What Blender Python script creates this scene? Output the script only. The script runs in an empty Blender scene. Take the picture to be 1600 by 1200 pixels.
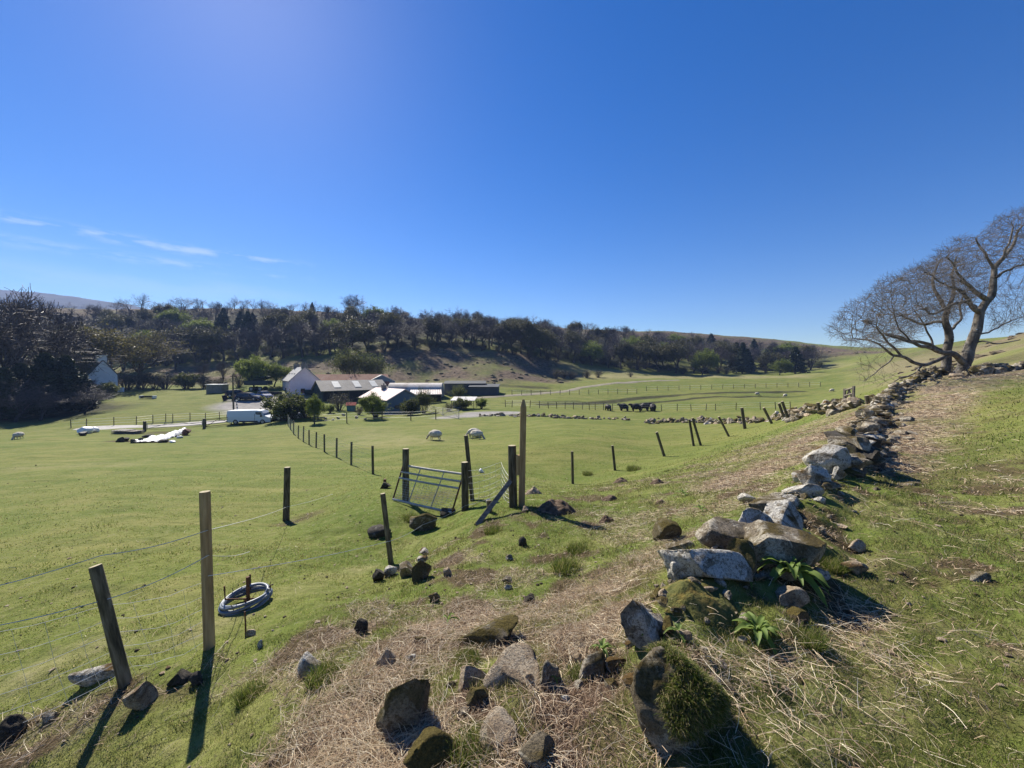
import bpy, bmesh, math, random
import numpy as np
from mathutils import Vector, Matrix

# ------------------------------------------------------------------ camera, sky, sun, exposure
SC = bpy.context.scene
COL = SC.collection
F = 600.0                                   # focal length in photograph pixels (1600 wide)
PITCH = math.atan(20 / 600.0)
cam_data = bpy.data.cameras.new('camera')
cam_data.sensor_width = 36.0
cam_data.lens = 36.0 * F / 1600.0
cam_data.clip_start = 0.05
cam_data.clip_end = 20000
cam = bpy.data.objects.new('camera', cam_data)
COL.objects.link(cam)
cam.location = (0, 0, 0)                    # the eye is the origin; the turf is about 1.65 m below it
cam.rotation_euler = (math.pi / 2 - PITCH, 0, 0)
SC.camera = cam

SUN_AZ, SUN_EL = math.radians(-35.5), math.radians(41.9)      # azimuth clockwise from +Y
sd = bpy.data.lights.new('sun', 'SUN')
sd.energy = 5.0
sd.angle = math.radians(0.53)
sd.color = (1.0, 0.93, 0.80)
sun = bpy.data.objects.new('sun', sd)
COL.objects.link(sun)
sdir = Vector((math.sin(SUN_AZ) * math.cos(SUN_EL), math.cos(SUN_AZ) * math.cos(SUN_EL), math.sin(SUN_EL)))
sun.rotation_euler = sdir.to_track_quat('Z', 'Y').to_euler()

world = bpy.data.worlds.new('World')
SC.world = world
world.use_nodes = True
wn, wl = world.node_tree.nodes, world.node_tree.links
wn.clear()


def wnode(t, **kw):
    n = wn.new(t)
    for k, v in kw.items():
        setattr(n, k, v)
    return n


def wmath(op, a, b=None, c=None):
    n = wnode('ShaderNodeMath', operation=op)
    for i, v in enumerate((a, b, c)):
        if v is None:
            continue
        if isinstance(v, (int, float)):
            n.inputs[i].default_value = v
        else:
            wl.new(v, n.inputs[i])
    return n.outputs[0]


sky = wnode('ShaderNodeTexSky', sky_type='NISHITA')
sky.sun_disc = False
sky.sun_elevation = SUN_EL
sky.sun_rotation = SUN_AZ
sky.altitude = 100
sky.air_density = 1.0
sky.dust_density = 0.12
sky.ozone_density = 3.0
tc = wnode('ShaderNodeTexCoord')
sx = wnode('ShaderNodeSeparateXYZ')
wl.new(tc.outputs['Generated'], sx.inputs[0])
azn = wmath('ARCTAN2', sx.outputs[0], sx.outputs[1])
eln = wmath('ARCSINE', sx.outputs[2])


def streak(el0, slope, az0, width, thr, nscale, amp, off):
    """one row of thin cirrus shreds near elevation el0 (degrees)"""
    cmb = wnode('ShaderNodeCombineXYZ')
    wl.new(wmath('MULTIPLY', azn, nscale), cmb.inputs[0])
    wl.new(wmath('MULTIPLY', eln, nscale * 4.5), cmb.inputs[1])
    cmb.inputs[2].default_value = off
    nz = wnode('ShaderNodeTexNoise')
    nz.inputs['Scale'].default_value = 1.0
    nz.inputs['Detail'].default_value = 5.0
    nz.inputs['Roughness'].default_value = 0.6
    wl.new(cmb.outputs[0], nz.inputs['Vector'])
    line = wmath('SUBTRACT', eln, wmath('ADD', wmath('MULTIPLY', wmath('SUBTRACT', azn, math.radians(az0)), slope), math.radians(el0)))
    line = wmath('ADD', line, wmath('MULTIPLY', wmath('SUBTRACT', nz.outputs[0], 0.5), 0.012))
    g = wmath('DIVIDE', line, math.radians(width))
    g = wmath('EXPONENT', wmath('MULTIPLY', wmath('MULTIPLY', g, g), -1.0))
    t = wmath('MULTIPLY', wmath('SUBTRACT', nz.outputs[0], thr), 6.0)
    t = wmath('MINIMUM', wmath('MAXIMUM', t, 0.0), 1.0)
    win = wmath('MINIMUM', wmath('MAXIMUM', wmath('MULTIPLY', wmath('SUBTRACT', math.radians(-26), azn), 8.0), 0.0), 1.0)
    return wmath('MULTIPLY', wmath('MULTIPLY', g, wmath('MULTIPLY', t, win)), amp)


cl = wmath('ADD', streak(13.6, 0.0, -40, 0.45, 0.47, 15, 0.36, 1.3), streak(11.9, 0.01, -40, 0.45, 0.49, 14, 0.28, 7.7))
cl = wmath('ADD', cl, streak(9.5, 0.05, -40, 1.2, 0.44, 5, 0.10, 3.1))
wmix = wnode('ShaderNodeMix', data_type='RGBA')
wl.new(cl, wmix.inputs[0])
hsv = wnode('ShaderNodeHueSaturation')
hsv.inputs['Saturation'].default_value = 1.43
hsv.inputs['Hue'].default_value = 0.514
wl.new(sky.outputs[0], hsv.inputs['Color'])
wl.new(hsv.outputs[0], wmix.inputs[6])
wmix.inputs[7].default_value = (8.0, 8.4, 9.2, 1)
bg = wnode('ShaderNodeBackground')
bg.inputs[1].default_value = 0.066
wl.new(wmix.outputs[2], bg.inputs[0])
wo = wnode('ShaderNodeOutputWorld')
wl.new(bg.outputs[0], wo.inputs[0])

SC.view_settings.view_transform = 'Standard'
SC.view_settings.look = 'None'
SC.view_settings.exposure = 0.93
SC.view_settings.gamma = 1.0
SC.view_settings.use_curve_mapping = False
HAZE = 0.00024
SC.cycles.volume_bounces = 0
SC.cycles.max_bounces = 6
SC.cycles.transparent_max_bounces = 16

# ------------------------------------------------------------------ helpers
RNG = np.random.default_rng(7)
random.seed(7)
CP, SP = math.cos(PITCH), math.sin(PITCH)


def ray(px, py):
    a, b = (px - 800) / F, (600 - py) / F
    return np.array([a, CP + b * SP, -SP + b * CP])


def P(px, py, d):
    """point seen at photograph pixel (px, py), d metres ahead of the eye"""
    return ray(px, py) * d


def _hash(ix, iy, iz):
    h = (ix.astype(np.int64) * 374761393 + iy.astype(np.int64) * 668265263 + iz.astype(np.int64) * 2147483647) & 0xFFFFFFFF
    h = ((h ^ (h >> 13)) * 1274126177) & 0xFFFFFFFF
    h = ((h ^ (h >> 16)) * 2246822519) & 0xFFFFFFFF
    return ((h ^ (h >> 15)) & 0xFFFFFF) / float(0xFFFFFF)


def vnoise(x, y, z=None):
    x = np.asarray(x, float); y = np.asarray(y, float)
    z = np.zeros_like(x) if z is None else np.asarray(z, float)
    ix, iy, iz = np.floor(x), np.floor(y), np.floor(z)
    fx, fy, fz = x - ix, y - iy, z - iz
    fx, fy, fz = [t * t * (3 - 2 * t) for t in (fx, fy, fz)]
    ix, iy, iz = ix.astype(np.int64), iy.astype(np.int64), iz.astype(np.int64)
    r = 0
    for dx in (0, 1):
        for dy in (0, 1):
            for dz in (0, 1):
                w = (fx if dx else 1 - fx) * (fy if dy else 1 - fy) * (fz if dz else 1 - fz)
                r = r + w * _hash(ix + dx, iy + dy, iz + dz)
    return r * 2 - 1


def fbm(x, y, z=None, octaves=4, gain=0.5):
    a, s, r = 1.0, 1.0, 0
    for o in range(octaves):
        r = r + a * vnoise(np.asarray(x) * s + 17.3 * o, np.asarray(y) * s - 9.1 * o, None if z is None else np.asarray(z) * s + 5.7 * o)
        a *= gain; s *= 2.03
    return r


def mesh_np(name, verts, faces, mats, smooth=False, mat_idx=None, attrs=None):
    """verts (n,3); faces (m,k) array of equal k, or a list of such arrays"""
    me = bpy.data.meshes.new(name)
    fl = faces if isinstance(faces, list) else [faces]
    fl = [np.asarray(f, np.int32) for f in fl if len(f)]
    verts = np.asarray(verts, np.float32)
    me.vertices.add(len(verts))
    me.vertices.foreach_set('co', verts.ravel())
    idx = np.concatenate([f.ravel() for f in fl]) if fl else np.zeros(0, np.int32)
    tot = np.concatenate([np.full(len(f), f.shape[1], np.int32) for f in fl]) if fl else np.zeros(0, np.int32)
    me.loops.add(len(idx))
    me.loops.foreach_set('vertex_index', idx)
    me.polygons.add(len(tot))
    st = np.concatenate([[0], np.cumsum(tot)[:-1]]).astype(np.int32)
    me.polygons.foreach_set('loop_start', st)
    me.polygons.foreach_set('loop_total', tot)
    if mat_idx is not None:
        me.polygons.foreach_set('material_index', np.asarray(mat_idx, np.int32))
    me.polygons.foreach_set('use_smooth', np.full(len(tot), bool(smooth)))
    for m in (mats if isinstance(mats, (list, tuple)) else [mats]):
        me.materials.append(m)
    if attrs:
        for k, v in attrs.items():
            v = np.asarray(v, np.float32)
            if v.ndim == 1:
                a = me.attributes.new(k, 'FLOAT', 'POINT'); a.data.foreach_set('value', v)
            else:
                a = me.attributes.new(k, 'FLOAT_COLOR', 'POINT')
                a.data.foreach_set('color', np.concatenate([v, np.ones((len(v), 1), np.float32)], 1).ravel())
    me.update(calc_edges=True)
    return me


def link(name, me, parent=None, loc=None, rot=None):
    o = bpy.data.objects.new(name, me)
    COL.objects.link(o)
    if parent is not None:
        o.parent = parent
    if loc is not None:
        o.location = loc
    if rot is not None:
        o.rotation_euler = rot
    return o


def tag(o, label, cat, group=None, kind=None):
    if label: o['label'] = label
    if cat: o['category'] = cat
    if group: o['group'] = group
    if kind is None and 'wall' in o.name: kind = 'thing'
    if kind: o['kind'] = kind
    return o


def thing(name, loc, label, cat, rz=0.0, group=None):
    o = link(name, None, None, loc, (0, 0, rz))
    return tag(o, label, cat, group)


def struct(o, kind='structure'):
    o['kind'] = kind
    return o


def copy_tree(o, parent=None):
    c = o.copy(); COL.objects.link(c); c.parent = parent
    for ch in list(o.children):
        copy_tree(ch, c)
    return c


class MB:
    """collects shapes with material slots, links them as one mesh object"""
    def __init__(self):
        self.v, self.f, self.m, self.n = [], {}, {}, 0

    def add(self, verts, faces, mi=0):
        verts = np.asarray(verts, float)
        for f in faces:
            self.f.setdefault(len(f), []).append([i + self.n for i in f])
            self.m.setdefault(len(f), []).append(mi)
        self.v.append(verts); self.n += len(verts)
        return self

    def box(self, c, s, mi=0, M=None):
        x, y, z = s[0] / 2, s[1] / 2, s[2] / 2
        v = np.array([(i, j, k) for k in (-z, z) for j in (-y, y) for i in (-x, x)]) + np.array(c)
        if M is not None:
            v = v @ np.array(M).T
        return self.add(v, [(0, 2, 3, 1), (4, 5, 7, 6), (0, 1, 5, 4), (2, 6, 7, 3), (0, 4, 6, 2), (1, 3, 7, 5)], mi)

    def prism(self, prof, y0, y1, mi=0, axis='y'):
        """profile of (x,z) points extruded from y0 to y1"""
        n = len(prof)
        v = [(p[0], y0, p[1]) for p in prof] + [(p[0], y1, p[1]) for p in prof]
        if axis == 'x':
            v = [(b, a, c) for a, b, c in v]
        f = [tuple(range(n)), tuple(range(2 * n - 1, n - 1, -1))] + [(i, i + n, (i + 1) % n + n, (i + 1) % n) for i in range(n)]
        return self.add(v, f, mi)

    def tube(self, pts, r, sides=8, mi=0, cap=True, capmi=None):
        pts = np.asarray(pts, float); n = len(pts)
        r = np.full(n, r, float) if np.isscalar(r) else np.asarray(r, float)
        t = np.gradient(pts, axis=0); t /= np.linalg.norm(t, axis=1)[:, None] + 1e-9
        up = np.array([0, 0, 1.0]) if abs(t[0][2]) < .9 else np.array([1.0, 0, 0])
        vs = []
        a = np.linspace(0, 2 * np.pi, sides, endpoint=False)
        for i in range(n):
            u = np.cross(t[i], up); u /= np.linalg.norm(u) + 1e-9
            w = np.cross(u, t[i]); up = w
            vs.append(pts[i] + r[i] * (np.cos(a)[:, None] * u + np.sin(a)[:, None] * w))
        fs = []
        for i in range(n - 1):
            for k in range(sides):
                k2 = (k + 1) % sides
                fs.append((i * sides + k, i * sides + k2, (i + 1) * sides + k2, (i + 1) * sides + k))
        self.add(np.concatenate(vs), fs, mi)
        if cap:
            self.add(vs[0], [tuple(range(sides - 1, -1, -1))], mi if capmi is None else capmi)
            self.add(vs[-1], [tuple(range(sides))], mi if capmi is None else capmi)
        return self

    def mesh(self, name, mats, smooth=False):
        ks = sorted(self.f)
        return mesh_np(name, np.concatenate(self.v), [np.array(self.f[k]) for k in ks], mats, smooth,
                       np.concatenate([np.array(self.m[k]) for k in ks]))

    def build(self, name, mats, parent=None, smooth=False, loc=None, rot=None):
        return link(name, self.mesh(name, mats, smooth), parent, loc, rot)


# ------------------------------------------------------------------ materials
MATS = {}


def nodes_of(name):
    m = bpy.data.materials.new(name)
    m.use_nodes = True
    nt = m.node_tree
    return m, nt, nt.nodes['Principled BSDF']


def ramp(nt, stops, src=None, interp='LINEAR'):
    r = nt.nodes.new('ShaderNodeValToRGB')
    r.color_ramp.interpolation = interp
    while len(r.color_ramp.elements) < len(stops):
        r.color_ramp.elements.new(0.5)
    for e, (p, c) in zip(r.color_ramp.elements, stops):
        e.position = p
        e.color = (*c, 1) if len(c) == 3 else c
    if src is not None:
        nt.links.new(src, r.inputs[0])
    return r.outputs[0]


def noise(nt, vec, scale, detail=4, rough=.55, dist=0.0):
    n = nt.nodes.new('ShaderNodeTexNoise')
    n.inputs['Scale'].default_value = scale
    n.inputs['Detail'].default_value = detail
    n.inputs['Roughness'].default_value = rough
    n.inputs['Distortion'].default_value = dist
    if vec is not None:
        nt.links.new(vec, n.inputs['Vector'])
    return n.outputs[0]


def mix(nt, fac, a, b, blend='MIX'):
    n = nt.nodes.new('ShaderNodeMix'); n.data_type = 'RGBA'; n.blend_type = blend
    for i, v in ((0, fac), (6, a), (7, b)):
        if isinstance(v, (int, float)):
            n.inputs[i].default_value = v
        elif isinstance(v, tuple):
            n.inputs[i].default_value = (*v, 1)
        else:
            nt.links.new(v, n.inputs[i])
    return n.outputs[2]


def mth(nt, op, a, b=None, clamp=False):
    n = nt.nodes.new('ShaderNodeMath'); n.operation = op; n.use_clamp = clamp
    for i, v in enumerate((a, b)):
        if v is None: continue
        if isinstance(v, (int, float)): n.inputs[i].default_value = v
        else: nt.links.new(v, n.inputs[i])
    return n.outputs[0]


def coords(nt, kind='Object', stretch=None):
    t = nt.nodes.new('ShaderNodeTexCoord')
    if kind == 'World':
        g = nt.nodes.new('ShaderNodeNewGeometry'); out = g.outputs['Position']
    else:
        out = t.outputs[kind]
    if stretch:
        mp = nt.nodes.new('ShaderNodeMapping'); mp.inputs['Scale'].default_value = stretch
        nt.links.new(out, mp.inputs[0]); out = mp.outputs[0]
    return out


def bump(nt, bsdf, h, strength, dist=0.02):
    b = nt.nodes.new('ShaderNodeBump')
    b.inputs['Strength'].default_value = strength
    b.inputs['Distance'].default_value = dist
    nt.links.new(h, b.inputs['Height'])
    nt.links.new(b.outputs[0], bsdf.inputs['Normal'])


def mat(name, cols, scale=4.0, rough=.85, bscale=None, bstr=.3, bdist=.01, kind='Object', stretch=None, metal=0.0, detail=5, spec=.3, seedvar=0.0):
    """procedural colour from a noise ramp over the given colours"""
    m, nt, bs = nodes_of(name)
    v = coords(nt, kind, stretch)
    n = noise(nt, v, scale, detail, .6)
    k = len(cols)
    stops = [(.5, cols[0])] if k == 1 else [(.32 + .36 * i / (k - 1), c) for i, c in enumerate(cols)]
    if k == 1:
        stops = [(.3, tuple(c * .88 for c in cols[0])), (.7, tuple(min(1, c * 1.1) for c in cols[0]))]
    c = ramp(nt, stops, n)
    if seedvar:
        oi = nt.nodes.new('ShaderNodeObjectInfo')
        hs = nt.nodes.new('ShaderNodeHueSaturation')
        nt.links.new(c, hs.inputs['Color'])
        nt.links.new(mth(nt, 'ADD', mth(nt, 'MULTIPLY', oi.outputs['Random'], 2 * seedvar), 1 - seedvar), hs.inputs['Value'])
        c = hs.outputs[0]
    nt.links.new(c, bs.inputs['Base Color'])
    bs.inputs['Roughness'].default_value = rough
    bs.inputs['Metallic'].default_value = metal
    bs.inputs['Specular IOR Level'].default_value = spec
    if bscale:
        bump(nt, bs, noise(nt, v, bscale, 6, .6), bstr, bdist)
    MATS[name] = m
    return m


def leafy(name, cols, trans=.4, attr=None, seedvar=.0, scale=1.3):
    """leaf or blade: diffuse plus light let through"""
    m, nt, bs = nodes_of(name)
    if attr:
        a = nt.nodes.new('ShaderNodeAttribute'); a.attribute_name = attr
        c = a.outputs['Color']
    else:
        g = nt.nodes.new('ShaderNodeNewGeometry')
        c = ramp(nt, [(i / max(1, len(cols) - 1), x) for i, x in enumerate(cols)], g.outputs['Random Per Island'])
        if seedvar:
            oi = nt.nodes.new('ShaderNodeObjectInfo')
            hs = nt.nodes.new('ShaderNodeHueSaturation')
            nt.links.new(c, hs.inputs['Color'])
            nt.links.new(mth(nt, 'ADD', mth(nt, 'MULTIPLY', oi.outputs['Random'], 2 * seedvar), 1 - seedvar), hs.inputs['Value'])
            c = hs.outputs[0]
    nt.links.new(c, bs.inputs['Base Color'])
    bs.inputs['Roughness'].default_value = .6
    bs.inputs['Specular IOR Level'].default_value = .25
    tr = nt.nodes.new('ShaderNodeBsdfTranslucent')
    nt.links.new(c, tr.inputs[0])
    mx = nt.nodes.new('ShaderNodeMixShader'); mx.inputs[0].default_value = trans
    nt.links.new(bs.outputs[0], mx.inputs[1]); nt.links.new(tr.outputs[0], mx.inputs[2])
    nt.links.new(mx.outputs[0], nt.nodes['Material Output'].inputs[0])
    MATS[name] = m
    return m

# ------------------------------------------------------------------ the lie of the land
# control points: photograph pixel and the distance ahead at which the turf is seen there
CPTS = [
 # near bank and the ground at the feet
 (800,1200,1.6),(600,1160,1.85),(330,1165,2.3),(100,1190,2.62),(0,1130,3.0),(1000,1180,1.68),(1300,1180,1.62),(1600,1190,1.58),
 (145,1075,3.15),(320,1010,3.45),(480,1050,2.65),(450,950,4.0),(385,940,4.4),(700,950,3.6),(600,880,6.2),(720,880,4.9),(820,870,4.9),
 (780,820,6.4),(817,790,7.4),(745,820,6.6),(700,815,8.2),(615,785,8.9),(635,785,9.3),(725,795,8.4),(900,800,6.9),(950,845,5.3),(880,930,3.7),
 (1000,870,4.2),(1000,760,8.6),(1100,770,6.9),(1060,800,6.0),(1180,730,8.6),(1250,670,14.5),(1200,700,10.5),(1290,640,19),(1330,622,24),
 (1040,1000,2.38),(1120,900,3.05),(1250,890,3.1),(1290,800,4.35),(1300,740,6.0),(1350,700,7.6),(1400,640,11.5),(1440,600,15.5),(1505,584,17.2),
 (1600,1000,2.3),(1600,850,3.35),(1450,850,3.5),(1450,740,5.9),(1600,740,5.1),(1530,660,8.8),(1600,640,8.6),(1600,600,12.5),(1560,582,17),(1600,575,18),
 (1480,1000,2.35),(1380,940,2.75),
 # left pasture
 (0,900,6.2),(150,900,5.7),(0,800,11),(200,800,10),(447,812,9.5),(330,800,10),(0,720,23),(200,740,17.5),(420,720,22),(560,740,17),(300,690,35),(100,690,36),
 (583,742,16.5),(525,713,23.5),(482,697,30),(452,668,45),(400,662,54),(230,668,51),(100,668,52),(0,668,53),(350,658,57),
 # middle pasture
 (680,688,28),(745,688,28),(600,660,48),(700,655,50),(800,700,21),(800,655,48),(900,690,21.5),(895,757,14.2),(958,737,16),(1038,713,18.5),(1090,699,19.5),(1142,684,22),
 (850,652,47),(980,658,43),(1100,660,40),(1165,660,33),(1240,652,36),(1320,640,42),(1000,690,24),
 # farm
 (455,640,62),(480,618,79),(410,610,82),(400,640,66),(610,648,62),(540,630,75),(640,625,84),(750,622,85),(720,640,62),
 # beyond the farm on the left
 (200,640,64),(300,650,60),(200,610,88),(300,608,92),(150,606,92),(0,640,66),(0,600,95),(250,590,112),(350,590,112),(100,580,125),
 (340,560,138),(220,560,140),(450,555,135),(540,548,135),(0,545,150),
 # middle distance
 (650,600,108),(750,605,100),(700,575,122),(700,543,142),(620,546,138),(800,552,142),(850,585,130),(860,610,98),(950,600,110),(960,577,150),
 (900,630,78),(985,641,72),(1100,625,80),(1183,620,84),(1227,622,82),(1300,613,86),(1050,605,105),(1150,600,110),(1250,585,130),(1080,583,155),(1180,583,160),
 (1350,600,92),(1400,585,95),(1450,572,80),(1330,575,140),(1300,560,190),(1400,551,150),(1380,580,105),
 # the wooded slope and the skyline
 (200,484,205),(300,482,205),(400,482,205),(480,486,205),(545,491,208),(620,496,212),(700,501,216),(780,505,222),(850,509,228),(950,516,240),(1050,519,255),
 (1100,522,262),(1170,527,270),(1230,531,275),(1290,541,260),(1330,548,220),(0,484,210),(100,482,208),
 (300,520,172),(450,520,168),(600,520,172),(750,528,178),(900,540,190),(1050,550,205),(1180,556,215),(1260,565,190),
 # right-hand hill
 (1440,545,130),(1500,540,120),(1560,532,75),(1600,530,60),(1590,550,40),(1540,565,27),
 # behind the skyline
 (0,485.5,227),(0,492,262),(0,514,399),(100,483.5,225),(100,490,260),(100,512,395),(200,485.5,221),(200,492,256),(200,514,390),(300,483.5,221),(300,490,256),(300,512,390),(400,483.5,221),(400,490,256),(400,512,390),(480,487.5,221),(480,494,256),(480,516,390),(545,492.5,225),(545,499,260),(545,521,395),(620,497.5,229),(620,504,265),(620,526,403),(700,502.5,233),(700,509,270),(700,531,410),(780,506.5,240),(780,513,278),(780,535,422),(850,510.5,246),(850,517,285),(850,539,433),(950,517.5,259),(950,524,300),(950,546,456),(1050,520.5,275),(1050,527,319),(1050,549,484),(1100,523.5,283),(1100,530,328),(1100,552,498),(1170,528.5,292),(1170,535,338),(1170,557,513),(1230,532.5,297),(1230,539,344),(1230,561,522),
 (1400,560,420),(1560,552,300),
 (200,570,1500),(500,570,1500),(800,572,1500),(1100,575,1500),(1400,575,1500),(1590,575,1200),(0,570,1500),
]
_pts = [P(*c) for c in CPTS]
for az, rr, z in [(100, 2, -1.5), (140, 2, -1.6), (180, 2, -1.7), (-100, 3, -2.7), (-140, 2, -1.9), (0, .3, -1.65), (100, .3, -1.6), (-100, .3, -1.7), (180, .3, -1.65),
                  (80, 6, -.9), (110, 20, 1), (150, 20, 0), (180, 20, -1), (-150, 20, -3.5), (-110, 20, -5), (-80, 8, -3.4), (-80, 30, -5.6), (75, 25, 1.2), (75, 80, 7),
                  (110, 150, 10), (180, 150, 5), (-110, 150, 0), (-70, 60, -6), (-70, 150, 6), (-75, 400, 40), (110, 1500, 10), (180, 1500, 10), (-110, 1500, 10), (75, 1500, 10)]:
    a = math.radians(az)
    _pts.append(np.array([rr * math.sin(a), rr * math.cos(a), z]))
_pts = np.array(_pts)
_R0 = 1.2


def _uv(x, y):
    r = np.sqrt(x * x + y * y)
    return np.arctan2(x, y) * 1.7, np.log(r + _R0)


_cu, _cv = _uv(_pts[:, 0], _pts[:, 1])


def _phi(d2):
    return 0.5 * d2 * np.log(d2 + 1e-12)


# interpolate the slope of the sight line (z / r): it varies gently over the whole scene
_cr = np.sqrt(_pts[:, 0] ** 2 + _pts[:, 1] ** 2)
_val = _pts[:, 2] / (_cr + _R0)
_n = len(_pts)
_A = np.zeros((_n + 3, _n + 3))
_A[:_n, :_n] = _phi((_cu[:, None] - _cu) ** 2 + (_cv[:, None] - _cv) ** 2) + np.eye(_n) * 1.5e-3
_A[:_n, _n:] = np.stack([np.ones(_n), _cu, _cv], 1)
_A[_n:, :_n] = _A[:_n, _n:].T
_w = np.linalg.solve(_A, np.concatenate([_val, np.zeros(3)]))


def H0(x, y):
    x = np.asarray(x, float); y = np.asarray(y, float)
    sh = x.shape
    x = x.ravel(); y = y.ravel()
    out = np.empty(len(x))
    for i in range(0, len(x), 40000):
        u, v = _uv(x[i:i + 40000], y[i:i + 40000])
        k = _phi((u[:, None] - _cu) ** 2 + (v[:, None] - _cv) ** 2)
        out[i:i + 40000] = k @ _w[:_n] + _w[_n] + _w[_n + 1] * u + _w[_n + 2] * v
    r = np.sqrt(x * x + y * y)
    return (out * (r + _R0)).reshape(sh)


_ridge = [P(1085, 1120, 1.8), P(1035, 985, 2.42), P(1125, 890, 3.1), P(1215, 815, 3.9), P(1290, 752, 5.5), P(1335, 712, 7.0)]


def dist_poly(x, y, pts):
    d = np.full(np.shape(x), 1e9)
    for (a, b) in zip(pts[:-1], pts[1:]):
        ab = np.array(b[:2]) - np.array(a[:2])
        t = np.clip(((x - a[0]) * ab[0] + (y - a[1]) * ab[1]) / (ab @ ab + 1e-9), 0, 1)
        d = np.minimum(d, np.hypot(x - a[0] - t * ab[0], y - a[1] - t * ab[1]))
    return d


def micro(x, y):
    r = np.sqrt(x * x + y * y)
    near = np.clip(1.2 - r / 16.0, 0, 1)
    m = near * (.035 * fbm(x * 1.1, y * 1.1, octaves=3) + .022 * fbm(x * 4.2 + 9, y * 4.2, octaves=2))
    db = dist_poly(x, y, _ridge)
    m = m + .17 * np.exp(-(db / .38) ** 2) + np.exp(-(db / 1.2) ** 2) * (.050 * fbm(x * 2.8 + 3, y * 2.8, octaves=3))
    m = m + np.clip(r / 14 - .4, 0, 1) * .09 * fbm(x * .22, y * .22, octaves=3)
    m = m + np.clip(r / 60 - 1.2, 0, 1) * .5 * fbm(x * .05, y * .05, octaves=3)
    m = m + np.clip(r / 60 - 1.4, 0, 1) * .22 * fbm(x * .2, y * .2, octaves=2)
    return m


def Hs(x, y):
    return H0(x, y) + micro(np.asarray(x, float), np.asarray(y, float))


def Hz(x, y):
    return float(Hs(np.array([x]), np.array([y]))[0])


_T = np.exp(np.linspace(math.log(1.0), math.log(420), 1500))


def hit(px, py):
    """first point of the ground seen at a photograph pixel"""
    d = ray(px, py)
    q = d[None] * _T[:, None]
    g = q[:, 2] - Hs(q[:, 0], q[:, 1])
    k = np.nonzero(g <= 0)[0]
    if len(k) == 0:
        k = [len(_T) - 1]
    k = max(1, k[0])
    a, b = g[k - 1], g[k]
    t = _T[k - 1] + (_T[k] - _T[k - 1]) * (a / (a - b) if a != b else 0)
    x, y = d[0] * t, d[1] * t
    return np.array([x, y, Hz(x, y)])


def at(px, d, dz=0.0):
    """ground point under photograph column px, d metres ahead"""
    x = (px - 800) / F * d
    return np.array([x, d, Hz(x, d) + dz])


class Patch:
    def __init__(self, pix, rad, amt=1.0):
        self.p = [hit(*q) for q in pix]
        if len(self.p) == 1:
            self.p.append(self.p[0] + 1e-3)
        self.r, self.a = rad, amt

    def __call__(self, x, y):
        return self.a * np.clip(1.25 - dist_poly(x, y, self.p) / self.r, 0, 1)


BRACKEN = [Patch([(1150, 1120), (1300, 1050)], .5, .3), Patch([(440, 1195), (540, 1095), (600, 1050)], .30), Patch([(600, 1050), (690, 985), (770, 960)], .38), Patch([(800, 970), (900, 935), (1000, 885)], .42),
           Patch([(1000, 870), (1060, 840)], .35, .8), Patch([(880, 1010), (960, 960)], .25), Patch([(700, 1020), (760, 1010)], .3, .8), Patch([(520, 1180), (560, 1150)], .3),
           Patch([(1120, 760), (1200, 730), (1260, 690)], .75), Patch([(1260, 690), (1320, 660), (1370, 630)], .9), Patch([(1200, 700), (1290, 655)], 1.5, .55),
           Patch([(1390, 690), (1430, 660), (1470, 620)], .95), Patch([(1360, 730), (1420, 700)], .6), Patch([(1470, 610), (1520, 590)], 1.5), Patch([(1560, 585), (1600, 570)], 3.0, .9),
           Patch([(1330, 780), (1450, 830)], .5, .3), Patch([(1120, 1060), (1300, 1010), (1340, 960)], .22, .5), Patch([(1100, 740), (1180, 700)], 1.0, .4), Patch([(1050, 1150), (1250, 1150)], .2, .3),
           Patch([(950, 820), (1050, 800), (1150, 790)], .7, .35), Patch([(640, 1160), (560, 1195)], .25, .8)]
SOIL = [Patch([(185, 689), (225, 690), (262, 691)], 1.0, 1.2), Patch([(200, 680), (245, 676), (285, 677)], 1.6, .8), Patch([(1450, 700), (1560, 760)], 1.2, .35), Patch([(1380, 900), (1560, 1000)], .9, .32), Patch([(1150, 1180), (1400, 1120)], .35, .35), Patch([(865, 795), (900, 800)], .38, 1.1), Patch([(870, 1110), (930, 1080)], .26, .9), Patch([(720, 1090), (760, 1110)], .12, 1.), Patch([(900, 1000), (940, 960)], .2, .5), Patch([(660, 780), (690, 775)], .8, .55),
        Patch([(1400, 760), (1440, 745)], .35, .6), Patch([(1520, 790)], .3, .6), Patch([(1340, 1050)], .18, .5), Patch([(230, 1085), (300, 1070)], .2, .7), Patch([(200, 1120), (150, 1165)], .16, .5),
        Patch([(460, 815), (480, 805)], .5, .7), Patch([(760, 1180), (880, 1180)], .2, .8), Patch([(940, 1150), (990, 1190)], .15, .6), Patch([(1500, 1050), (1550, 1120)], .15, .4)]
GRAVEL = [Patch([(385, 632), (420, 628), (430, 622)], 6.0, 1.2), Patch([(440, 630), (400, 640)], 5.0, 1.2), Patch([(740, 646), (800, 645), (700, 652)], 2.6, .9)]
MOOR = [Patch([(600, 560), (700, 559), (800, 566), (850, 574)], 15, 1.6), Patch([(780, 588), (860, 578)], 10, .9), Patch([(620, 585), (760, 588), (860, 592)], 9, 1.0), Patch([(200, 588), (300, 584), (430, 582)], 18, 1.1), Patch([(450, 578), (530, 572), (610, 572)], 13, 1.0)]
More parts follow.
